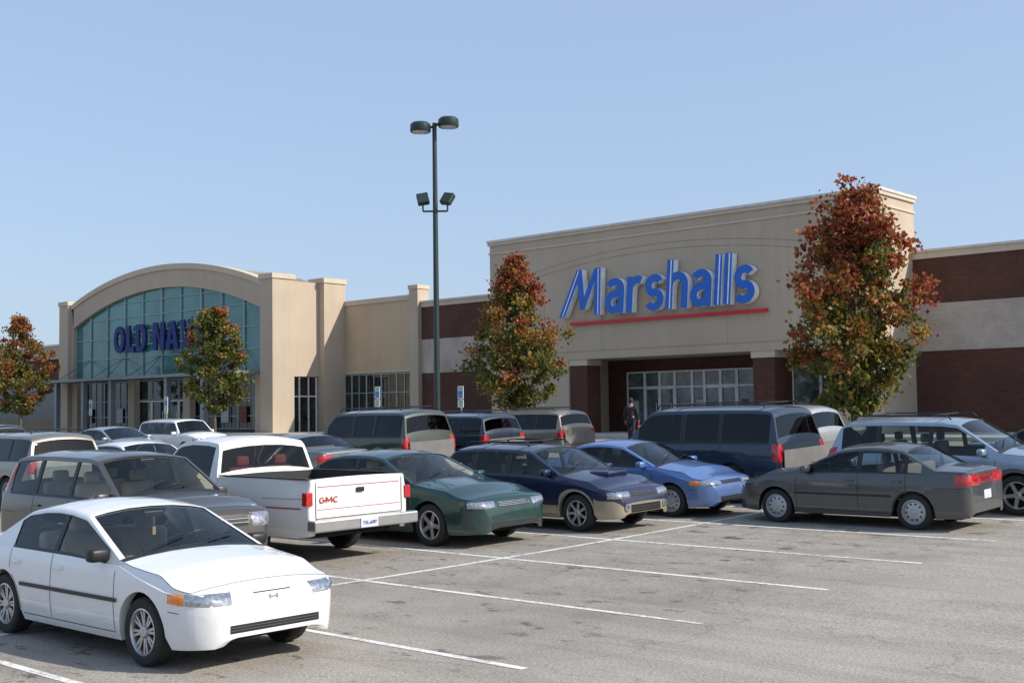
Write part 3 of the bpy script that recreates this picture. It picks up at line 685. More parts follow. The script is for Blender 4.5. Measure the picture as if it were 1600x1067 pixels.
def car(name,label,cat,S,x,y,rz,pmat,group='cars parked in the lot',near=True,style='cover',scale=1,inter=INTG,glass=GLASS,lower=None,bumpm=None,rot=0,rack=False,extra=None,xs_=1):
    L,W,H=S['L'],S['W'],S['H']; h=L/2; r=S['r']
    fa=h-S['fo']; ra_=fa-S['wb']; Ra=S['ra']; sill=S['sill']; bz=S['beltz']
    root=empty(name,(x,y,G(y)),label,cat,group,rot=((math.atan(slope(y)) if rz==0 else -math.atan(slope(y))),0,R(rz+rot)))
    root.scale=(scale*xs_,scale,scale)
    step=.07 if near else .14
    st=set()
    n=int(L/step)
    for i in range(n+1): st.add(-h+L*i/n)
    for d in (.007,.016,.028,.042,.06,.082,.11,.15,.2,.25): st.add(h-d); st.add(-h+d)
    for xa in (fa,ra_):
        for i in range(17 if near else 9):
            a=math.pi*i/(16 if near else 8); st.add(xa+Ra*math.cos(a))
        st.add(xa+Ra+.005); st.add(xa-Ra-.005)
    keys=list(S['rw'])+list(S['ws'])+[S['cowl'][0]+.03]
    for a,b_ in S['wins']: keys+=[a,b_]
    for a,b_ in S['doors']: keys+=[a,b_]
    if S['bed']: keys+=list(S['bed'])
    keys+=[p[0] for p in S['top']]
    a,b_=S['rw']
    for i in range(7): keys.append(a+(b_-a)*i/6)
    st=sorted(st|set(keys)); ks=set(keys); out=[]
    for s in st:
        if out and s-out[-1]<.006:
            if s in ks and out[-1] not in ks: out[-1]=s
            continue
        out.append(s)
    st=out
    sm=S['sm']
    def T(xx):
        if h-abs(xx)<.2: return interp(S['top'],xx)
        return (interp(S['top'],xx-sm)+2*interp(S['top'],xx)+interp(S['top'],xx+sm))/4
    def ZB(xx):
        z=sill
        d=h-abs(xx)
        if d<.5: z=sill+.03*(1-d/.5)
        if d<.04: z+=.06*(1-d/.04)
        for xa in (fa,ra_):
            if abs(xx-xa)<=Ra: z=max(z,r*.98+math.sqrt(max(0,Ra*Ra-(xx-xa)**2)))
        return z
    def WP(xx):
        d=h-abs(xx); k=.10 if xx>0 else (.07 if not S['suv'] else .04)
        f=1-k*max(0,(.95-d)/.95)**2
        e,q=(S['erf'],S['ekf']) if xx>0 else (S['er'],S['ekr'])
        if d<e: f*=(q+(1-q)*math.sqrt(max(0,1-(1-d/e)**2))) 
        return f
    prof=[(-.5,.93),(0,.945),(.12,.975),(.4,1),(.60,1.0),(.66,.994),(.80,.990),(.93,.972),(1.0,.955),(1.4,.93)]
    rings=[];V=[]
    for xx in st:
        zt=T(xx); zb=ZB(xx); zs=min(interp(S['belt'],xx),zt-.03); zs=max(zs,zb+.02); zt=max(zt,zs+.02)
        hw_=lambda z: W/2*WP(xx)*interp(prof,(z-sill)/(bz-sill))
        pts=[(hw_(zb)-.09,zb+.012)]
        for f in FL:
            z=zb+f*(zs-zb); pts.append((hw_(z),z))
        c=min(.075,(zt-zs)*.6); ze=zt-c; yb=hw_(zs)-.012
        for g_ in GH:
            z=zs+g_*(ze-zs); yy=yb-S['tumble']*(z-zs)-.06*max(0,(z-zs))**2; pts.append((yy,z))
        yr=pts[-1][0]
        for t in TP: pts.append((yr*(1-t),ze+c*(1-(1-t)**2.3)))
        ring=[]
        for (a,b_) in pts: ring.append(len(V)); V.append(Vector((xx,a,b_)))
        for (a,b_) in reversed(pts[:-1]): ring.append(len(V)); V.append(Vector((xx,-a,b_)))
        rings.append(ring)
    RC=len(rings[0]); nc=RC-1; half=nc//2
    parts={}; allf=[]
    inw=lambda xm,lst:[i for i,(a,b_) in enumerate(lst) if a<=xm<=b_]
    wmin=min(a for a,_ in S['wins']); wmax=max(b_ for _,b_ in S['wins'])
    for i in range(len(st)-1):
        xm=(st[i]+st[i+1])/2
        for k in range(nc):
            rr=k if k<half else nc-1-k; side=0 if k<half else 1
            f=(rings[i][k],rings[i][k+1],rings[i+1][k+1],rings[i+1][k]); allf.append(f)
            key=('body',0,0); mi=0
            if S['bed'] and rr>=14 and S['bed'][0]<=xm<=S['bed'][1]: continue
            wi=inw(xm,S['wins']); di=inw(xm,S['doors'])
            if 10<=rr<=12 and wi: key=('window',side,wi[0]); mi=2
            elif rr>=15 and S['ws'][0]<=xm<=S['ws'][1]: key=('windscreen',0,0); mi=2
            elif rr>=15 and S['rw'][0]<=xm<=S['rw'][1]: key=('rear_window',0,0); mi=2
            elif rr>=14 and S['ws'][1]<xm<S['cowl'][0]+.03: mi=1
            elif 9<=rr<=12 and wmin<=xm<=wmax: mi=1
            elif rr>=14 and xm>S['cowl'][0]+.03 and h-xm>.20: key=('bonnet',0,0)
            elif rr>=14 and not S['suv'] and not S['bed'] and xm<S['deck'][0]-.03 and h+xm>.08: key=('boot_lid',0,0)
            elif rr<=5 and xm>fa+Ra+.003: key=('front_bumper',0,0); mi=3
            elif rr<=5 and xm<ra_-Ra-.003: key=('rear_bumper',0,0); mi=3
            elif 2<=rr<=8 and di and not(abs(xm-ra_)<Ra+.01): key=('door',side,di[0]); mi=4 if rr<=3 else 0
            elif rr<=3: mi=4
            parts.setdefault(key,[]).append((f,mi))
    for ii,rev,kk in ((0,False,'rear_bumper'),(len(st)-1,True,'front_bumper')):
        q=list(rings[ii]); 
        if not rev: q=q[::-1]
        parts[(kk,0,0)].append((tuple(q),3)); allf.append(tuple(q))
    mats=[pmat,BLACK,glass,bumpm or pmat,lower or pmat]
    bm=bmesh.new()
    bv=[bm.verts.new(v) for v in V]
    for f in allf:
        try: bm.faces.new([bv[i] for i in f])
        except Exception: pass
    bm.normal_update()
    NV=[v.normal.copy() for v in bv]
    bvh=BVHTree.FromBMesh(bm); bm.free()
    objs={}
    for key,fs in parts.items():
        mp={}; vv=[]; ff=[]
        isg=key[0] in('window','windscreen','rear_window')
        for f,mi in fs:
            g_=[]
            for q in f:
                if q not in mp:
                    mp[q]=len(vv); p=V[q]-(NV[q]*.008 if isg else NV[q]*0); vv.append(tuple(p))
                g_.append(mp[q])
            ff.append(tuple(g_))
        me=bpy.data.meshes.new(key[0]); me.from_pydata(vv,[],ff)
        for p,(f,mi) in zip(me.polygons,fs): p.material_index=mi
        shade(me,55)
        o=place(key[0],me,root,mats); objs[key]=o
    if near:
        vv=[];ff=[];mp={}
        for i in range(len(st)-1):
            xm=(st[i]+st[i+1])/2
            if not(S['deck'][0]-.1<xm<S['cowl'][0]): continue
            if S['bed'] and xm<S['bed'][1]: continue
            for k in range(nc):
                rr=k if k<half else nc-1-k
                if rr<6: continue
                if 10<=rr<=12 and inw(xm,S['wins']): continue
                if rr>=15 and (S['ws'][0]<=xm<=S['ws'][1] or S['rw'][0]<=xm<=S['rw'][1]): continue
                f=(rings[i][k],rings[i+1][k],rings[i+1][k+1],rings[i][k+1]); g_=[]
                for q in f:
                    if q not in mp: mp[q]=len(vv); vv.append(tuple(V[q]-NV[q]*.022))
                    g_.append(mp[q])
                ff.append(tuple(g_))
        me=bpy.data.meshes.new('cabin_lining'); me.from_pydata(vv,[],ff); place('cabin_lining',me,root,LINER)
    ub=MB(); wu=W/2-.24
    ub.rbox(-h+.2,h-.45,-wu,wu,sill-.02,.52 if not S['suv'] else .62,.03)
    ub.box(ra_+Ra+.03,fa-Ra-.03,-W/2+.09,W/2-.09,sill+.02,sill+.2)
    ub.build('underbody',DARKU,root)
    cr=S['cowl'][0]; fl=.5 if not S['suv'] else .6
    seatz=bz-.42
    mb=MB(); mb.rbox(cr-.45,cr+.05,-W/2+.16,W/2-.16,fl,bz-.03,.05); mb.build('dashboard',BLACK,root)
    cab0=S['bed'][1]+.08 if S['bed'] else S['rtop']-.25
    MB().box(cab0,cr-.1,-W/2+.13,W/2-.13,fl-.02,fl).box(cab0-.02,cab0,-W/2+.16,W/2-.16,fl,bz-.1).build('cabin_floor',inter,root)
    xs=cr-1.25
    def seat(xc,yc,wd,hr=True):
        s=MB(); s.rbox(xc-.25,xc+.28,yc-wd/2,yc+wd/2,seatz-.12,seatz+.06,.05)
        tz=min(H-.34,seatz+.60)
        s.rbox(xc-.36,xc-.22,yc-wd/2,yc+wd/2,seatz,tz,.05)
        if hr:
            for hy in ((yc,) if wd<.7 else (yc-wd*.3,yc+wd*.3)): s.rbox(xc-.35,xc-.25,hy-.12,hy+.12,tz+.01,min(H-.17,tz+.17),.04)
        s.build('seat',inter,root,smooth=50)
    seat(xs,.36,.5); seat(xs,-.36,.5)
    if not S['bed']: seat(max(xs-.85,S['rtop']+(.34 if not S['suv'] else .6)),0,W-.5,S['suv'])
    if near:
        mb=MB(); c=Vector((cr-.62,.36,bz+.02))
        ring=[c+Vector((math.sin(t)*.10,math.cos(t)*.18,math.sin(t)*.15)) for t in [2*math.pi*i/20 for i in range(21)]]
        mb.tube(ring,.014,6); mb.tube([c,c+Vector((.25,0,-.12))],.025,6); mb.tube([ring[0],c,ring[10]],.012,5); mb.build('steering_wheel',BLACK,root)
        MB().rbox(S['wtop']+.06,S['wtop']+.09,-.11,.11,H-.17,H-.11,.012).build('interior_mirror',BLACK,root)
    for xa in (fa,ra_):
        for sd in (1,-1):
            core,ty,rm=wheel_meshes(r,style,near)
            wo=place('wheel',core,root) ; wo.location=(xa,sd*(W/2-.125),r); wo.rotation_euler=(0,random.random(),0 if sd>0 else math.pi)
            for nm_,me in (('tyre',ty),('rim',rm)):
                o=bpy.data.objects.new(nm_,me); COL.objects.link(o); o.parent=wo
    def near_(p,off):
        loc,nn,i,d=bvh.find_nearest(p); return loc+nn*off
    def cast(o,d,off):
        loc,nn,i,dd=bvh.ray_cast(o,d)
        if loc is None: return near_(o+d*1.2,off)
        return loc+(nn if nn.dot(d)<0 else -nn)*off
    def patch(nm_,cs,mat,off=.006,mode='n',n=8,m=4,parent=root):
        cs=[Vector(c) for c in cs]; vv=[];ff=[]
        for j in range(m+1):
            for i in range(n+1):
                a=cs[0].lerp(cs[1],i/n); b_=cs[3].lerp(cs[2],i/n); p=a.lerp(b_,j/m)
                edge=0 if (i in(0,n) or j in(0,m)) else off
                o_=max(.002,edge)
                if mode=='n': q=near_(p,o_)
                elif mode=='x+': q=cast(Vector((h+1,p.y,p.z)),Vector((-1,0,0)),o_)
                elif mode=='x-': q=cast(Vector((-h-1,p.y,p.z)),Vector((1,0,0)),o_)
                elif mode=='d':
                    t=Vector((math.copysign(h-1.0,p.x),0,p.z)); dd=(t-p).normalized(); q=cast(p-dd*.5,dd,o_)
                else: q=cast(Vector((p.x,math.copysign(W,p.y),p.z)),Vector((0,-math.copysign(1,p.y),0)),o_)
                vv.append(tuple(q))
        for j in range(m):
            for i in range(n): ff.append((j*(n+1)+i,j*(n+1)+i+1,(j+1)*(n+1)+i+1,(j+1)*(n+1)+i))
        me=bpy.data.meshes.new(nm_); me.from_pydata(vv,[],ff)
        bm=bmesh.new(); bm.from_mesh(me); bmesh.ops.recalc_face_normals(bm,faces=bm.faces[:]); bm.to_mesh(me); bm.free(); shade(me,60)
        return place(nm_,me,parent,mat)
    def line(pts,sd,wd=.007,off=.0025,nm_='panel_seam',mat=DARKU):
        pr=[]
        for (a,b_) in zip(pts,pts[1:]):
            d=math.dist(a,b_); k=max(1,int(d/.06))
            for i in range(k): pr.append((a[0]+(b_[0]-a[0])*i/k,a[1]+(b_[1]-a[1])*i/k))
        pr.append(pts[-1]); rows=[]
        for i,p in enumerate(pr):
            a=pr[max(0,i-1)]; b_=pr[min(len(pr)-1,i+1)]; dx,dz=b_[0]-a[0],b_[1]-a[1]; l=math.hypot(dx,dz) or 1
            nx,nz=-dz/l*wd/2,dx/l*wd/2
            rows.append([cast(Vector((p[0]+s*nx,sd*W,p[1]+s*nz)),Vector((0,-sd,0)),off) for s in(-1,1)])
        tgt=MB(); tgt.v=[tuple(q) for r_ in rows for q in r_]
        for i in range(len(rows)-1): tgt.f.append((2*i,2*i+1,2*i+3,2*i+2)); tgt.m.append(0)
        tgt.build(nm_,mat,root)
    if near:
        for sd in (1,-1):
            for a,b_ in S['doors']:
                zt_=interp(S['belt'],(a+b_)/2)-.01
                lowz=sill+.07
                aa=max(a,ra_+Ra+.01) if a<ra_+Ra else a
                if aa==a: line([(a,zt_),(a,lowz),(b_,lowz),(b_,zt_)],sd)
                else:
                    arcp=[(ra_+(Ra+.015)*math.cos(t),r*.98+(Ra+.015)*math.sin(t)) for t in [R(q) for q in range(0,100,10)] if ra_+(Ra+.015)*math.cos(t)>a]
                    line([(aa,lowz),(b_,lowz),(b_,zt_)],sd)
                    line(arcp+([(a,arcp[-1][1]),(a,zt_)] if arcp[-1][0]>a+.005 else []),sd)
        def gap(pts): 
            if len(pts)>1: MB().tube(pts,.0035,4).build('panel_seam',DARKU,root)
        ib=[i for i,s in enumerate(st) if s>S['cowl'][0]+.03 and h-s>.19]
        gap([V[rings[i][14]] for i in ib]+[V[q] for q in rings[ib[-1]][15:nc-14]]+[V[rings[i][nc-14]] for i in reversed(ib)])
        if not S['suv'] and not S['bed']:
            ib=[i for i,s in enumerate(st) if s<S['deck'][0]-.02 and h+s>.07]
            gap([V[rings[i][14]] for i in reversed(ib)]+[V[q] for q in rings[ib[0]][15:nc-14]]+[V[rings[i][nc-14]] for i in ib])
        for cond in (lambda s:s>fa+Ra+.003 and h-s>.26,lambda s:s<ra_-Ra-.003 and h+s>.01):
            ib=[i for i,s in enumerate(st) if cond(s)]
            for k in (6,nc-6): gap([V[rings[i][k]] for i in ib])
        for sd in (1,-1):
            for j,(a,b_) in enumerate(S['doors']):
                pk=objs.get(('door',0 if sd>0 else 1,j),root)
                hz=bz-.12; p=cast(Vector((a+.16,sd*W,hz)),Vector((0,-sd,0)),.012)
                MB().rbox(p.x-.09,p.x+.07,p.y-.018,p.y+.018,p.z-.016,p.z+.016,.007).build('handle',BLACK if S.get('handleblack') else pmat,pk)
            if S.get('mould'):
                mz,mm=S['mould']; line([(ra_+Ra+.02,mz),(fa-Ra-.02,mz)],sd,.036,.012,'side_moulding',mm)
    for sd in (1,-1):
        cx=S['cowl'][0]-.28; yy=sd*(W/2+.03); zz=bz+.055
        MB().rbox(cx-.07,cx+.06,yy-.10,yy+.10,zz-.06,zz+.065,.035).build('wing_mirror',BLACK if S.get('bm') else pmat,root,smooth=60)
    nz=S['nose']; hlz0=S.get('hl',(nz-.20,nz-.07)); yi=S.get('hly',W/2*.55)
    for sd in (1,-1):
        patch('headlight',[(h+.02,sd*yi,hlz0[0]),(h-.20,sd*W*.475,hlz0[0]+.012),(h-.22,sd*W*.475,hlz0[1]),(h+.0,sd*yi,hlz0[1]-.006)],S.get('lens',LENS),.012,'d')
        if S.get('amber'): patch('turn_signal',[(h-.21,sd*W*.477,hlz0[0]+.012),(h-.42,sd*W*.50,hlz0[0]+.022),(h-.42,sd*W*.50,hlz0[1]-.004),(h-.23,sd*W*.477,hlz0[1])],AMBER,.014,'d',n=4)
    gr=S.get('grille',(.35,nz-.17,nz-.10)); 
    gp=patch('grille',[(h,-gr[0],gr[1]),(h,gr[0],gr[1]),(h,gr[0],gr[2]),(h,-gr[0],gr[2])],BLACK,.004,'x+',10,2)
    if near:
        k=S.get('slats',2)
        for j in range(1,k+1):
            zz=gr[1]+(gr[2]-gr[1])*j/(k+1); sl=MB()
            q=[cast(Vector((h+1,-gr[0]+2*gr[0]*i/10,zz)),Vector((-1,0,0)),.012) for i in range(11)]; sl.tube(q,.006,5)
            sl.build('slat',S.get('slatm',CHROME),gp)
    if S.get('intake'):
        a,z0,z1=S['intake']; ip=patch('air_intake',[(h,-a,z0),(h,a,z0),(h,a,z1),(h,-a,z1)],BLACK,.004,'x+',12,2)
        if near:
            for j in range(1,3):
                sl=MB(); zz=z0+(z1-z0)*j/3; q=[cast(Vector((h+1,-a+2*a*i/12,zz)),Vector((-1,0,0)),.006) for i in range(13)]; sl.tube(q,.0045,5)
                sl.build('slat',GRILLG,ip)
    tl=S.get('tl'); 
    if tl:
        yo,yi2,z0,z1=tl
        for sd in (1,-1): patch('taillight',[(-h-.02,sd*yi2,z0),(-h+.20,sd*W*.485,z0),(-h+.20,sd*W*.485,z1),(-h-.0,sd*yi2,z1)],REDL,.012,'d')
    pz0=S.get('pz',.72 if (S['suv'] or S['bed']) else .62)
    if not S['bed']: patch('number_plate',[(-h,-.15,pz0),(-h,.15,pz0),(-h,.15,pz0+.14),(-h,-.15,pz0+.14)],PLATE,.014,'x-',2,2)
    if near and not S['bed']:
        cw=S['cowl']
        for y0,y1 in ((-.55,-.02),(.02,.55)):
            p0=near_(Vector((cw[0]-.05,y0,cw[1]+.02)),.02); p1=near_(Vector((cw[0]-.22,y1,cw[1]+.12)),.02); pm=near_((p0+p1)/2,.022); MB().tube([p0,pm,p1],.007,5).build('wiper',BLACK,root)
    if rack:
        mb=MB()
        for sd in(1,-1):
            yy=sd*(W/2-.30); a,b_=S['rtop']+.25,S['wtop']-.15
            mb.tube([(a,yy,H-.02),(a+.08,yy,H+.045),(b_-.08,yy,H+.045),(b_,yy,H-.03)],.016,6)
        for xx in (S['rtop']+.5,S['wtop']-.5): mb.tube([(xx,-(W/2-.3),H+.045),(xx,W/2-.3,H+.045)],.013,6)
        mb.build('roof_rack',BLACK,root)
    ctx=dict(root=root,patch=patch,cast=cast,near=near_,h=h,W=W,line=line,objs=objs,S=S,fa=fa,ra=ra_,Ra=Ra)
    if extra: extra(ctx)
    return root
# --- specs
civic=spec(4.4,1.70,1.37,.84,2.62,.305,(.98,.955),.12,-1.0,(-1.58,1.02),.735,.98,.88,sill=.19,wins=[(-1.12,-.30),(-.22,.72)],doors=[(-1.12,-.26),(-.26,.92)],amber=True,grille=(.20,.640,.650),intake=(.48,.33,.40),mould=(.55,BLACK),slats=0,hly=.46,hl=(.570,.680),bm=True,tumble=.38,tl=(.8,.5,.72,.88))
crv=spec(4.54,1.79,1.69,.86,2.62,.34,(1.12,1.15),.35,-2.0,(-2.17,1.15),.97,1.1,1.05,sill=.27,suv=True,tumble=.26,wins=[(-1.95,-1.22),(-1.12,-.20),(-.12,.86)],doors=[(-1.16,-.16),(-.16,1.02)],grille=(.40,.72,.86),hl=(.70,.89),hly=.48,intake=(.55,.36,.47),tl=(.8,.68,1.1,1.5))
impala=spec(5.0,1.86,1.46,1.02,2.81,.335,(1.1,1.02),.22,-1.15,(-1.85,1.06),.79,1.04,.95,sill=.2,tumble=.38,wins=[(-1.35,-.42),(-.33,.80)],doors=[(-1.32,-.38),(-.38,1.0)],grille=(.36,.61,.71),hl=(.61,.72),hly=.46,intake=(.55,.30,.38),tl=(.8,.3,.72,.9),slats=3)
subaru=spec(4.38,1.70,1.45,.86,2.52,.32,(1.0,1.0),.22,-1.72,(-2.05,1.0),.76,.98,.93,sill=.22,suv=True,tumble=.30,wins=[(-1.78,-1.12),(-1.03,-.28),(-.2,.72)],doors=[(-1.08,-.24),(-.24,.92)],grille=(.34,.58,.68),hl=(.57,.69),hly=.42,intake=(.42,.33,.46),tl=(.8,.6,.75,.95),pz=.6)
corolla=spec(4.38,1.69,1.39,.86,2.47,.30,(1.0,.98),.15,-1.0,(-1.6,1.02),.74,.99,.90,sill=.19,tumble=.38,wins=[(-1.15,-.35),(-.27,.72)],doors=[(-1.12,-.31),(-.31,.92)],grille=(.34,.60,.67),hl=(.58,.68),hly=.46,amber=True,intake=(.45,.30,.38),tl=(.8,.5,.7,.86),mould=(.55,simple('blue_moulding',(.06,.11,.25),.5)))
sentra=spec(4.32,1.69,1.40,.87,2.53,.30,(.95,.98),.10,-1.05,(-1.62,1.04),.76,1.01,.91,sill=.2,tumble=.38,wins=[(-1.38,-1.14),(-1.08,-.32),(-.24,.68)],doors=[(-1.12,-.28),(-.28,.88)],grille=(.32,.62,.68),hl=(.60,.71),hly=.42,tl=(.8,.30,.74,.91),mould=(.55,BLACK),pz=.50)
exped=spec(5.2,2.0,1.95,.95,3.02,.39,(1.45,1.28),.85,-2.35,(-2.52,1.22),1.1,1.2,1.18,sill=.36,suv=True,tumble=.22,wins=[(-2.3,-1.15),(-1.02,-.18),(-.02,1.12)],doors=[(-1.1,-.1),(-.1,1.3)],grille=(.5,.72,.95),hl=(.75,.95),hly=.55,tl=(.9,.84,.85,1.2),pz=.82,er=.1)
santa=spec(4.5,1.84,1.68,.88,2.62,.35,(1.1,1.14),.32,-1.95,(-2.15,1.12),.96,1.1,1.03,sill=.27,suv=True,tumble=.28,wins=[(-1.9,-1.22),(-1.12,-.2),(-.12,.84)],doors=[(-1.16,-.16),(-.16,1.02)],grille=(.38,.70,.84),hl=(.68,.87),hly=.48,intake=(.6,.36,.48),tl=(.8,.66,.95,1.15))
jeep=spec(4.5,1.78,1.66,.76,2.69,.36,(1.1,1.12),.6,-2.02,(-2.18,1.1),1.0,1.1,1.04,sill=.34,suv=True,tumble=.26,wins=[(-1.98,-1.2),(-1.1,-.25),(-.16,.85)],doors=[(-1.15,-.2),(-.2,1.0)],grille=(.4,.7,.9),hl=(.72,.9),hly=.5,tl=(.8,.72,.8,1.05),er=.1)
truck=spec(5.45,2.0,1.80,.92,3.1,.37,(1.2,1.16),.68,-.42,(-.52,1.24),1.0,1.2,1.13,sill=.38,tumble=.24,wins=[(-.32,.92)],doors=[(-.38,1.12)],grille=(.6,.65,.9),hl=(.68,.88),hly=.65,tl=None,bed=(-2.66,-.54),sm=.012,er=.04,ekr=.95,erf=.1,ekf=.9,pz=.50,handleblack=1,bm=True)
hh=5.45/2
truck['top']=[(-hh,.6),(-hh+.006,1.18),(-hh+.03,1.22),(-.54,1.22),(-.52,1.23),(-.42,1.70),(-.36,1.76),(-.1,1.79),(.3,1.80),(.58,1.77),(.68,1.73),(1.2,1.17),(1.35,1.14),(2.45,1.03),(2.6,.97),(2.68,.85),(hh-.01,.7),(hh,.5)]
truck['belt']=[(-hh,1.19),(-.56,1.19),(-.52,1.12),(1.2,1.11),(2.6,.97),(hh,.9)]; truck['rw']=(-.505,-.432)
gsed=spec(4.75,1.80,1.43,.95,2.72,.32,(1.1,1.0),.2,-1.15,(-1.75,1.06),.8,1.04,.94,sill=.2,tumble=.38,wins=[(-1.3,-.4),(-.3,.8)],doors=[(-1.3,-.36),(-.36,1.0)],tl=(.8,.45,.74,.92))
P_=paint
def ex_civic(c):
    p=c['cast'](Vector((c['h']+1,0,.60)),Vector((-1,0,0)),.006); mb=MB()
    for a in(-.045,.033): mb.box(p.x-.02,p.x+.008,a,a+.012,.575,.623)
    mb.box(p.x-.02,p.x+.007,-.033,.033,.595,.605); mb.build('badge',CHROME,c['root'])
    q=MB(); q.rbox(.62,.84,-.62,-.40,.865,.875,.003); q.build('paper_on_dashboard',simple('red_paper',(.5,.03,.05),.6,nscale=14,var=.7),c['root'])
    q=MB(); q.rbox(.205,.215,-.02,.02,1.02,1.10,.004).tube([(.21,0,1.10),(.205,0,1.22)],.003,4); q.build('air_freshener',simple('freshener',(.5,.3,.2),.6),c['root'])
def ex_truck(c):
    h=c['h']; W=c['W']; root=c['root']
    red=simple('red_trim',(.42,.03,.03),.5)
    bl=MB(); y=W/2-.16
    bl.face([(-h+.06,-y,.72),(-.58,-y,.72),(-.58,y,.72),(-h+.06,y,.72)])
    for s in(-1,1):
        bl.face([(-h+.06,s*y,.72),(-.58,s*y,.72),(-.58,s*y,1.215),(-h+.06,s*y,1.215)])
        bl.box(-h+.05,-.56,min(s*y,s*(W/2-.055)),max(s*y,s*(W/2-.055)),1.205,1.222)
    bl.face([(-.58,-y,.72),(-.58,y,.72),(-.58,y,1.215),(-.58,-y,1.215)]); bl.face([(-h+.06,-y,.72),(-h+.06,y,.72),(-h+.06,y,1.215),(-h+.06,-y,1.215)])
    bl.build('bed_liner',simple('bed_liner',(.03,.03,.03),.8),root)
    b=MB(); b.rbox(-h-.20,-h-.01,-W/2+.02,W/2-.02,.48,.65,.025); b.build('step_bumper',simple('bumper_chrome',(.6,.6,.6),.25,.9),root)
    MB().box(-h-.215,-h-.203,-.16,.16,.495,.63).build('number_plate',PLATE,root)
    me=textmesh('YXL-6497',.075,.003); xs=[v.co.x for v in me.vertices]; cx=(min(xs)+max(xs))/2
    for v in me.vertices: v.co=Vector((-h-.219-v.co.z,-(v.co.x-cx)*.85,.535+v.co.y))
    place('plate_lettering',me,root,simple('plate_blue',(.02,.05,.3),.5))
    for s in(-1,1):
        MB().rbox(-h-.018,-h+.09,min(s*.87,s*(W/2-.012)),max(s*.87,s*(W/2-.012)),.84,1.03,.012).build('taillight',REDL,root)
    RB=simple('red_badge',(.40,.02,.015),.4)
    gs=[AC_(.05,.05,.045,.045,50,330,12)+[(.095,.052),(.055,.052)],[(.0,.0),(.0,.10),(.05,.03),(.10,.10),(.10,.0)],AC_(.05,.05,.045,.045,50,310,12)]
    for k,st_ in enumerate(gs):
        m_=MB(); m_.ribbon([(p[0]*.95+k*.125,p[1]*.82) for p in st_],.016,0,.006)
        me=bpy.data.meshes.new('tailgate_letter'); me.from_pydata(m_.v,[],m_.f)
        for v in me.vertices: v.co=Vector((-h-.012+v.co.y,.745-v.co.x,.87+v.co.z))
        place('tailgate_letter',me,root,RB)
    for (a,b_,z0,z1) in ((-.78,.78,.78,.786),(-.78,.78,1.10,1.106)): MB().box(-h-.012,-h-.004,a,b_,z0,z1).build('tailgate_stripe',red,root)
    MB().rbox(-h-.03,-h-.004,-.07,.07,.99,1.06,.01).build('tailgate_handle',BLACK,root)
    sm_=MB()
    for y_ in (-.81,.81): sm_.box(-h-.010,-h-.003,y_-.004,y_+.004,.66,1.17)
    sm_.box(-h-.010,-h-.003,-.806,.806,.655,.662); sm_.build('tailgate_gap',DARKU,root)
    for s in (-1,1):
        for seg in ((-h+.15,c['ra']-c['Ra'],.80),(c['ra']+c['Ra']+.02,c['fa']-c['Ra'],.80)):
            c['line']([(seg[0],seg[2]),(seg[1],seg[2])],s,.018,.008,'side_moulding',red)
def ex_scoop(c):
    p=c['near'](Vector((1.35,0,1.0)),0); MB().rbox(1.2,1.62,-.28,.28,p.z-.05,p.z+.035,.025).build('bonnet_scoop',c['objs'][('body',0,0)].data.materials[0],c['root'],smooth=50)
def ex_fog(c):
    for s in(-1,1):
        p=c['cast'](Vector((c['h']+1,s*.54,.42)),Vector((-1,0,0)),.01); MB().lathe([(0,.02),(.055,.015),(.065,0)],p,'X',14).build('fog_light',LENS,c['root'],smooth=50)
def ex_sub(c): ex_scoop(c); ex_fog(c)
def ex_sentra(c):
    h=c['h']; c['patch']('light_panel',[(-h,-.30,.76),(-h,.30,.76),(-h,.30,.90),(-h,-.30,.90)],simple('dark_red_lens',(.22,.01,.01),.15,0,1),.010,'x-',6,3)
WHT=P_('paint_white',(.80,.80,.80),0,.3)
car('parked_car','white four door compact car with amber corner lights, nearest the camera','car',civic,-9.33-(2.2-.84),6.42,0,WHT,style='mesh',inter=INTB,scale=.97,extra=ex_civic)
car('parked_car','brownish grey compact SUV parked right behind the white compact car','suv',crv,-15.3,9.0,0,P_('paint_brown_grey',(.070,.060,.051),.4),inter=INTB,style='five',scale=.98)
car('pickup_truck','white pickup truck showing its tailgate, with open bed','pickup truck',truck,-13.45-2.73,11.6,180,P_('paint_truck_white',(.76,.75,.72),0,.38),style='five',inter=INTR,extra=ex_truck)
car('parked_car','dark green sedan parked between pickup truck and navy wagon','car',impala,-12.75-2.5,14.2,0,P_('paint_green',(.003,.045,.040),.45),style='five',inter=INTB)
car('parked_car','navy blue wagon with gold lower body and bonnet scoop','car',subaru,-12.15-2.19,16.85,0,P_('paint_navy',(.006,.012,.055),.4),style='seven',lower=P_('paint_gold',(.42,.36,.25),.4),bumpm=P_('paint_gold_bumper',(.42,.36,.25),.4),extra=ex_sub,rack=True)
car('parked_car','light blue compact sedan with nose toward the bay line, beside navy wagon','car',corolla,-12.05-2.19,19.5,0,P_('paint_light_blue',(.12,.22,.48),.45),style='cover')
car('parked_car','big dark blue SUV seen from its rear corner behind the light blue sedan','suv',exped,-12.05-2.4,22.2,180,P_('paint_dark_blue',(.013,.032,.058),.5),style='five',glass=GLASSD,rack=True,xs_=.93)
car('parked_car','silver grey SUV mostly hidden behind the big dark blue SUV','suv',jeep,-13.1-2.25,25.0,180,P_('paint_silver',(.40,.41,.42),.5),glass=GLASSD,scale=1.12,near=False)
car('parked_car','dark grey sedan facing left, alone at the front of the right bays','car',sentra,-10.8+(2.16-.87),19.6,180,P_('paint_dark_grey',(.066,.072,.078),.45),style='cover',extra=ex_sentra,scale=.98)
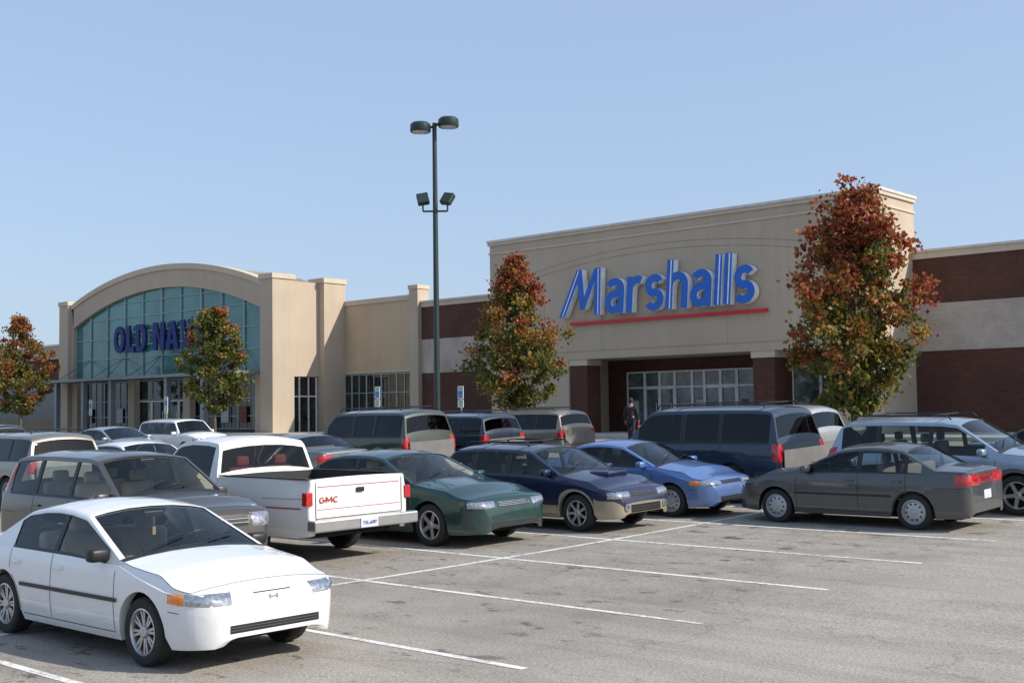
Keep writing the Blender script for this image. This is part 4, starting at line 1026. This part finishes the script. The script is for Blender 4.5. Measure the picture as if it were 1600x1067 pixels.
car('parked_car','pale blue SUV with bonnet scoop behind the dark grey sedan','suv',santa,-11.2+2.25,22.3,0,P_('paint_pale_blue',(.29,.37,.46),.45),style='five',rack=True,extra=ex_scoop,lower=P_('paint_trim_grey',(.10,.105,.11),.2),bumpm=None)
car('parked_car','dark teal sedan cut by the right edge of the photo','car',gsed,-9.6+2.37,25.2,0,P_('paint_teal',(.012,.06,.065),.5),near=False,scale=1.04)
car('parked_car','gold and dark green SUV with roof rack left of the lamp post','suv',exped,-23.9-2.35,23.25,180,P_('paint_dark_olive',(.05,.06,.05),.5),glass=GLASSD,rack=True,lower=P_('paint_champagne',(.36,.33,.26),.5),bumpm=P_('paint_champagne_bumper',(.36,.33,.26),.5),near=False,xs_=.90)
car('parked_car','dark navy SUV right of the lamp post between two gold toned SUVs','suv',jeep,-24-2.25,26.3,180,P_('paint_black_blue',(.016,.026,.05),.4),glass=GLASSD,rack=True,near=False,scale=1.03)
car('parked_car','tan boxy SUV in front of the round maple','suv',jeep,-24-2.25,29.8,180,P_('paint_tan',(.26,.23,.18),.5),glass=GLASSD,rack=True,near=False)
car('parked_car','grey sedan seen from behind between pickup cab and green SUV','car',gsed,-24-2.4,20.3,180,P_('paint_mid_grey',(.13,.15,.16),.6),near=False)
car('parked_car','silver brown SUV at the left edge behind the brownish grey one','suv',jeep,-26-2.3,13.7,180,P_('paint_taupe',(.24,.22,.19),.6),glass=GLASSD,rack=True,near=False,scale=1.06)
car('parked_car','white sedan beyond the brownish grey SUV, roof and boot showing','car',gsed,-26-2.4,16.5,180,WHT,near=False)
car('parked_car','pale grey sedan far back in front of the arched store','car',gsed,-42.5,24.4,0,P_('paint_pale_grey',(.35,.38,.39),.6),near=False)
car('parked_car','white boxy wagon far back before the olive green maple','car',jeep,-42.5,27.3,0,WHT,near=False,scale=.95)
car('parked_car','dark SUV at the far left edge under the orange maple','suv',jeep,-47.5,21.5,180,P_('paint_far_dark',(.02,.03,.04),.5),near=False)
# ------------------------------------------------------------------ person
def skin(name,vs_,es,rs,mat,parent,sub=2):
    me=bpy.data.meshes.new(name); me.from_pydata(vs_,es,[]); o=bpy.data.objects.new(name,me); COL.objects.link(o)
    md=o.modifiers.new('s','SKIN'); md.use_smooth_shade=True
    sd=o.modifiers.new('u','SUBSURF'); sd.levels=sub; sd.render_levels=sub
    for i,r_ in enumerate(rs): me.skin_vertices[0].data[i].radius=(r_,r_)
    me.skin_vertices[0].data[0].use_root=True
    bpy.context.view_layer.update(); dg=bpy.context.evaluated_depsgraph_get()
    m2=bpy.data.meshes.new_from_object(o.evaluated_get(dg)); bpy.data.objects.remove(o)
    for p in m2.polygons: p.use_smooth=True
    m2.materials.clear()
    q=place(name,m2,parent,mat); return q
SKIN=simple('skin',(.32,.19,.13),.6); CLO=simple('dark_jacket_cloth',(.015,.016,.02),.85); TRO=simple('dark_trousers_cloth',(.012,.014,.022),.85); HAIR=simple('hair',(.02,.014,.01),.7); BAG=simple('red_bag',(.4,.05,.03),.6)
PV=38.0; pu_,_=onv(986,660,PV)
pr=empty('person',(pu_,PV,G(PV)),'person in dark jacket and trousers walking toward the entrance with a small red bag','person',rot=(0,0,R(15)))
bv_=[(0,0,.95),(0,0,1.15),(0,.01,1.38),(0,.01,1.50),(0,.03,1.60),(0,.04,1.70),
 (-.10,0,.90),(-.11,.12,.50),(-.11,.10,.09),(-.11,.24,.04), (.10,0,.90),(.11,-.06,.50),(.11,-.26,.12),(.11,-.16,.04),
 (-.19,0,1.42),(-.24,-.06,1.14),(-.25,.03,.90),(-.25,.06,.82), (.19,0,1.42),(.24,.05,1.14),(.25,.16,.93),(.25,.20,.86)]
be=[(0,1),(1,2),(2,3),(3,4),(4,5),(0,6),(6,7),(7,8),(8,9),(0,10),(10,11),(11,12),(12,13),(2,14),(14,15),(15,16),(16,17),(2,18),(18,19),(19,20),(20,21)]
br=[.13,.12,.13,.055,.085,.08,.08,.058,.04,.035,.08,.058,.04,.035,.055,.043,.03,.032,.055,.043,.03,.032]
vv=list(bv_);ee=list(be);rr_=list(br)
for hi,sx in ((17,-1),(21,1)):
    hx,hy,hz=bv_[hi]
    for k in range(4):
        a=len(vv); vv+=[(hx+.0,hy-.022+k*.015,hz-.05),(hx-sx*.012,hy-.022+k*.015,hz-.085)]; ee+=[(hi,a),(a,a+1)]; rr_+=[.0095,.008]
    a=len(vv); vv+=[(hx-sx*.03,hy+.03,hz-.01),(hx-sx*.035,hy+.04,hz-.045)]; ee+=[(hi,a),(a,a+1)]; rr_+=[.011,.009]
skin('body',vv,ee,rr_,SKIN,pr,1)
skin('jacket',[bv_[0],bv_[1],bv_[2],bv_[14],bv_[15],bv_[16],bv_[18],bv_[19],bv_[20],(0,.01,1.46)],[(0,1),(1,2),(2,3),(3,4),(4,5),(2,6),(6,7),(7,8),(2,9)],[.155,.15,.16,.075,.062,.045,.075,.062,.045,.07],CLO,pr)
skin('trousers',[(0,0,.92),bv_[6],bv_[7],bv_[8],bv_[10],bv_[11],bv_[12]],[(0,1),(1,2),(2,3),(0,4),(4,5),(5,6)],[.13,.10,.075,.06,.10,.075,.06],TRO,pr)
for a,b_ in ((bv_[8],bv_[9]),(bv_[12],bv_[13])): skin('shoe',[(a[0],a[1]-.04,max(.045,a[2]-.05)),(b_[0],b_[1],.045)],[(0,1)],[.05,.045],BLACK,pr,1)
mb=MB(); mb.lathe([(.0,.125),(.05,.118),(.085,.08),(.098,.02),(.095,-.04),(.07,-.08)],(0,.015,1.665),'Z',16); mb.build('hair',HAIR,pr,smooth=70)
MB().rbox(.20,.28,.10,.36,.42,.72,.02).tube([(.24,.16,.72),(.25,.2,.83),(.24,.28,.72)],.008,5).build('carried_bag',BAG,None) 
bg_=bpy.data.objects['carried_bag']; bg_.location=pr.location; bg_.rotation_euler=pr.rotation_euler; tag(bg_,'small red shopping bag held by the walking person','bag')
print('done',len(bpy.data.objects))
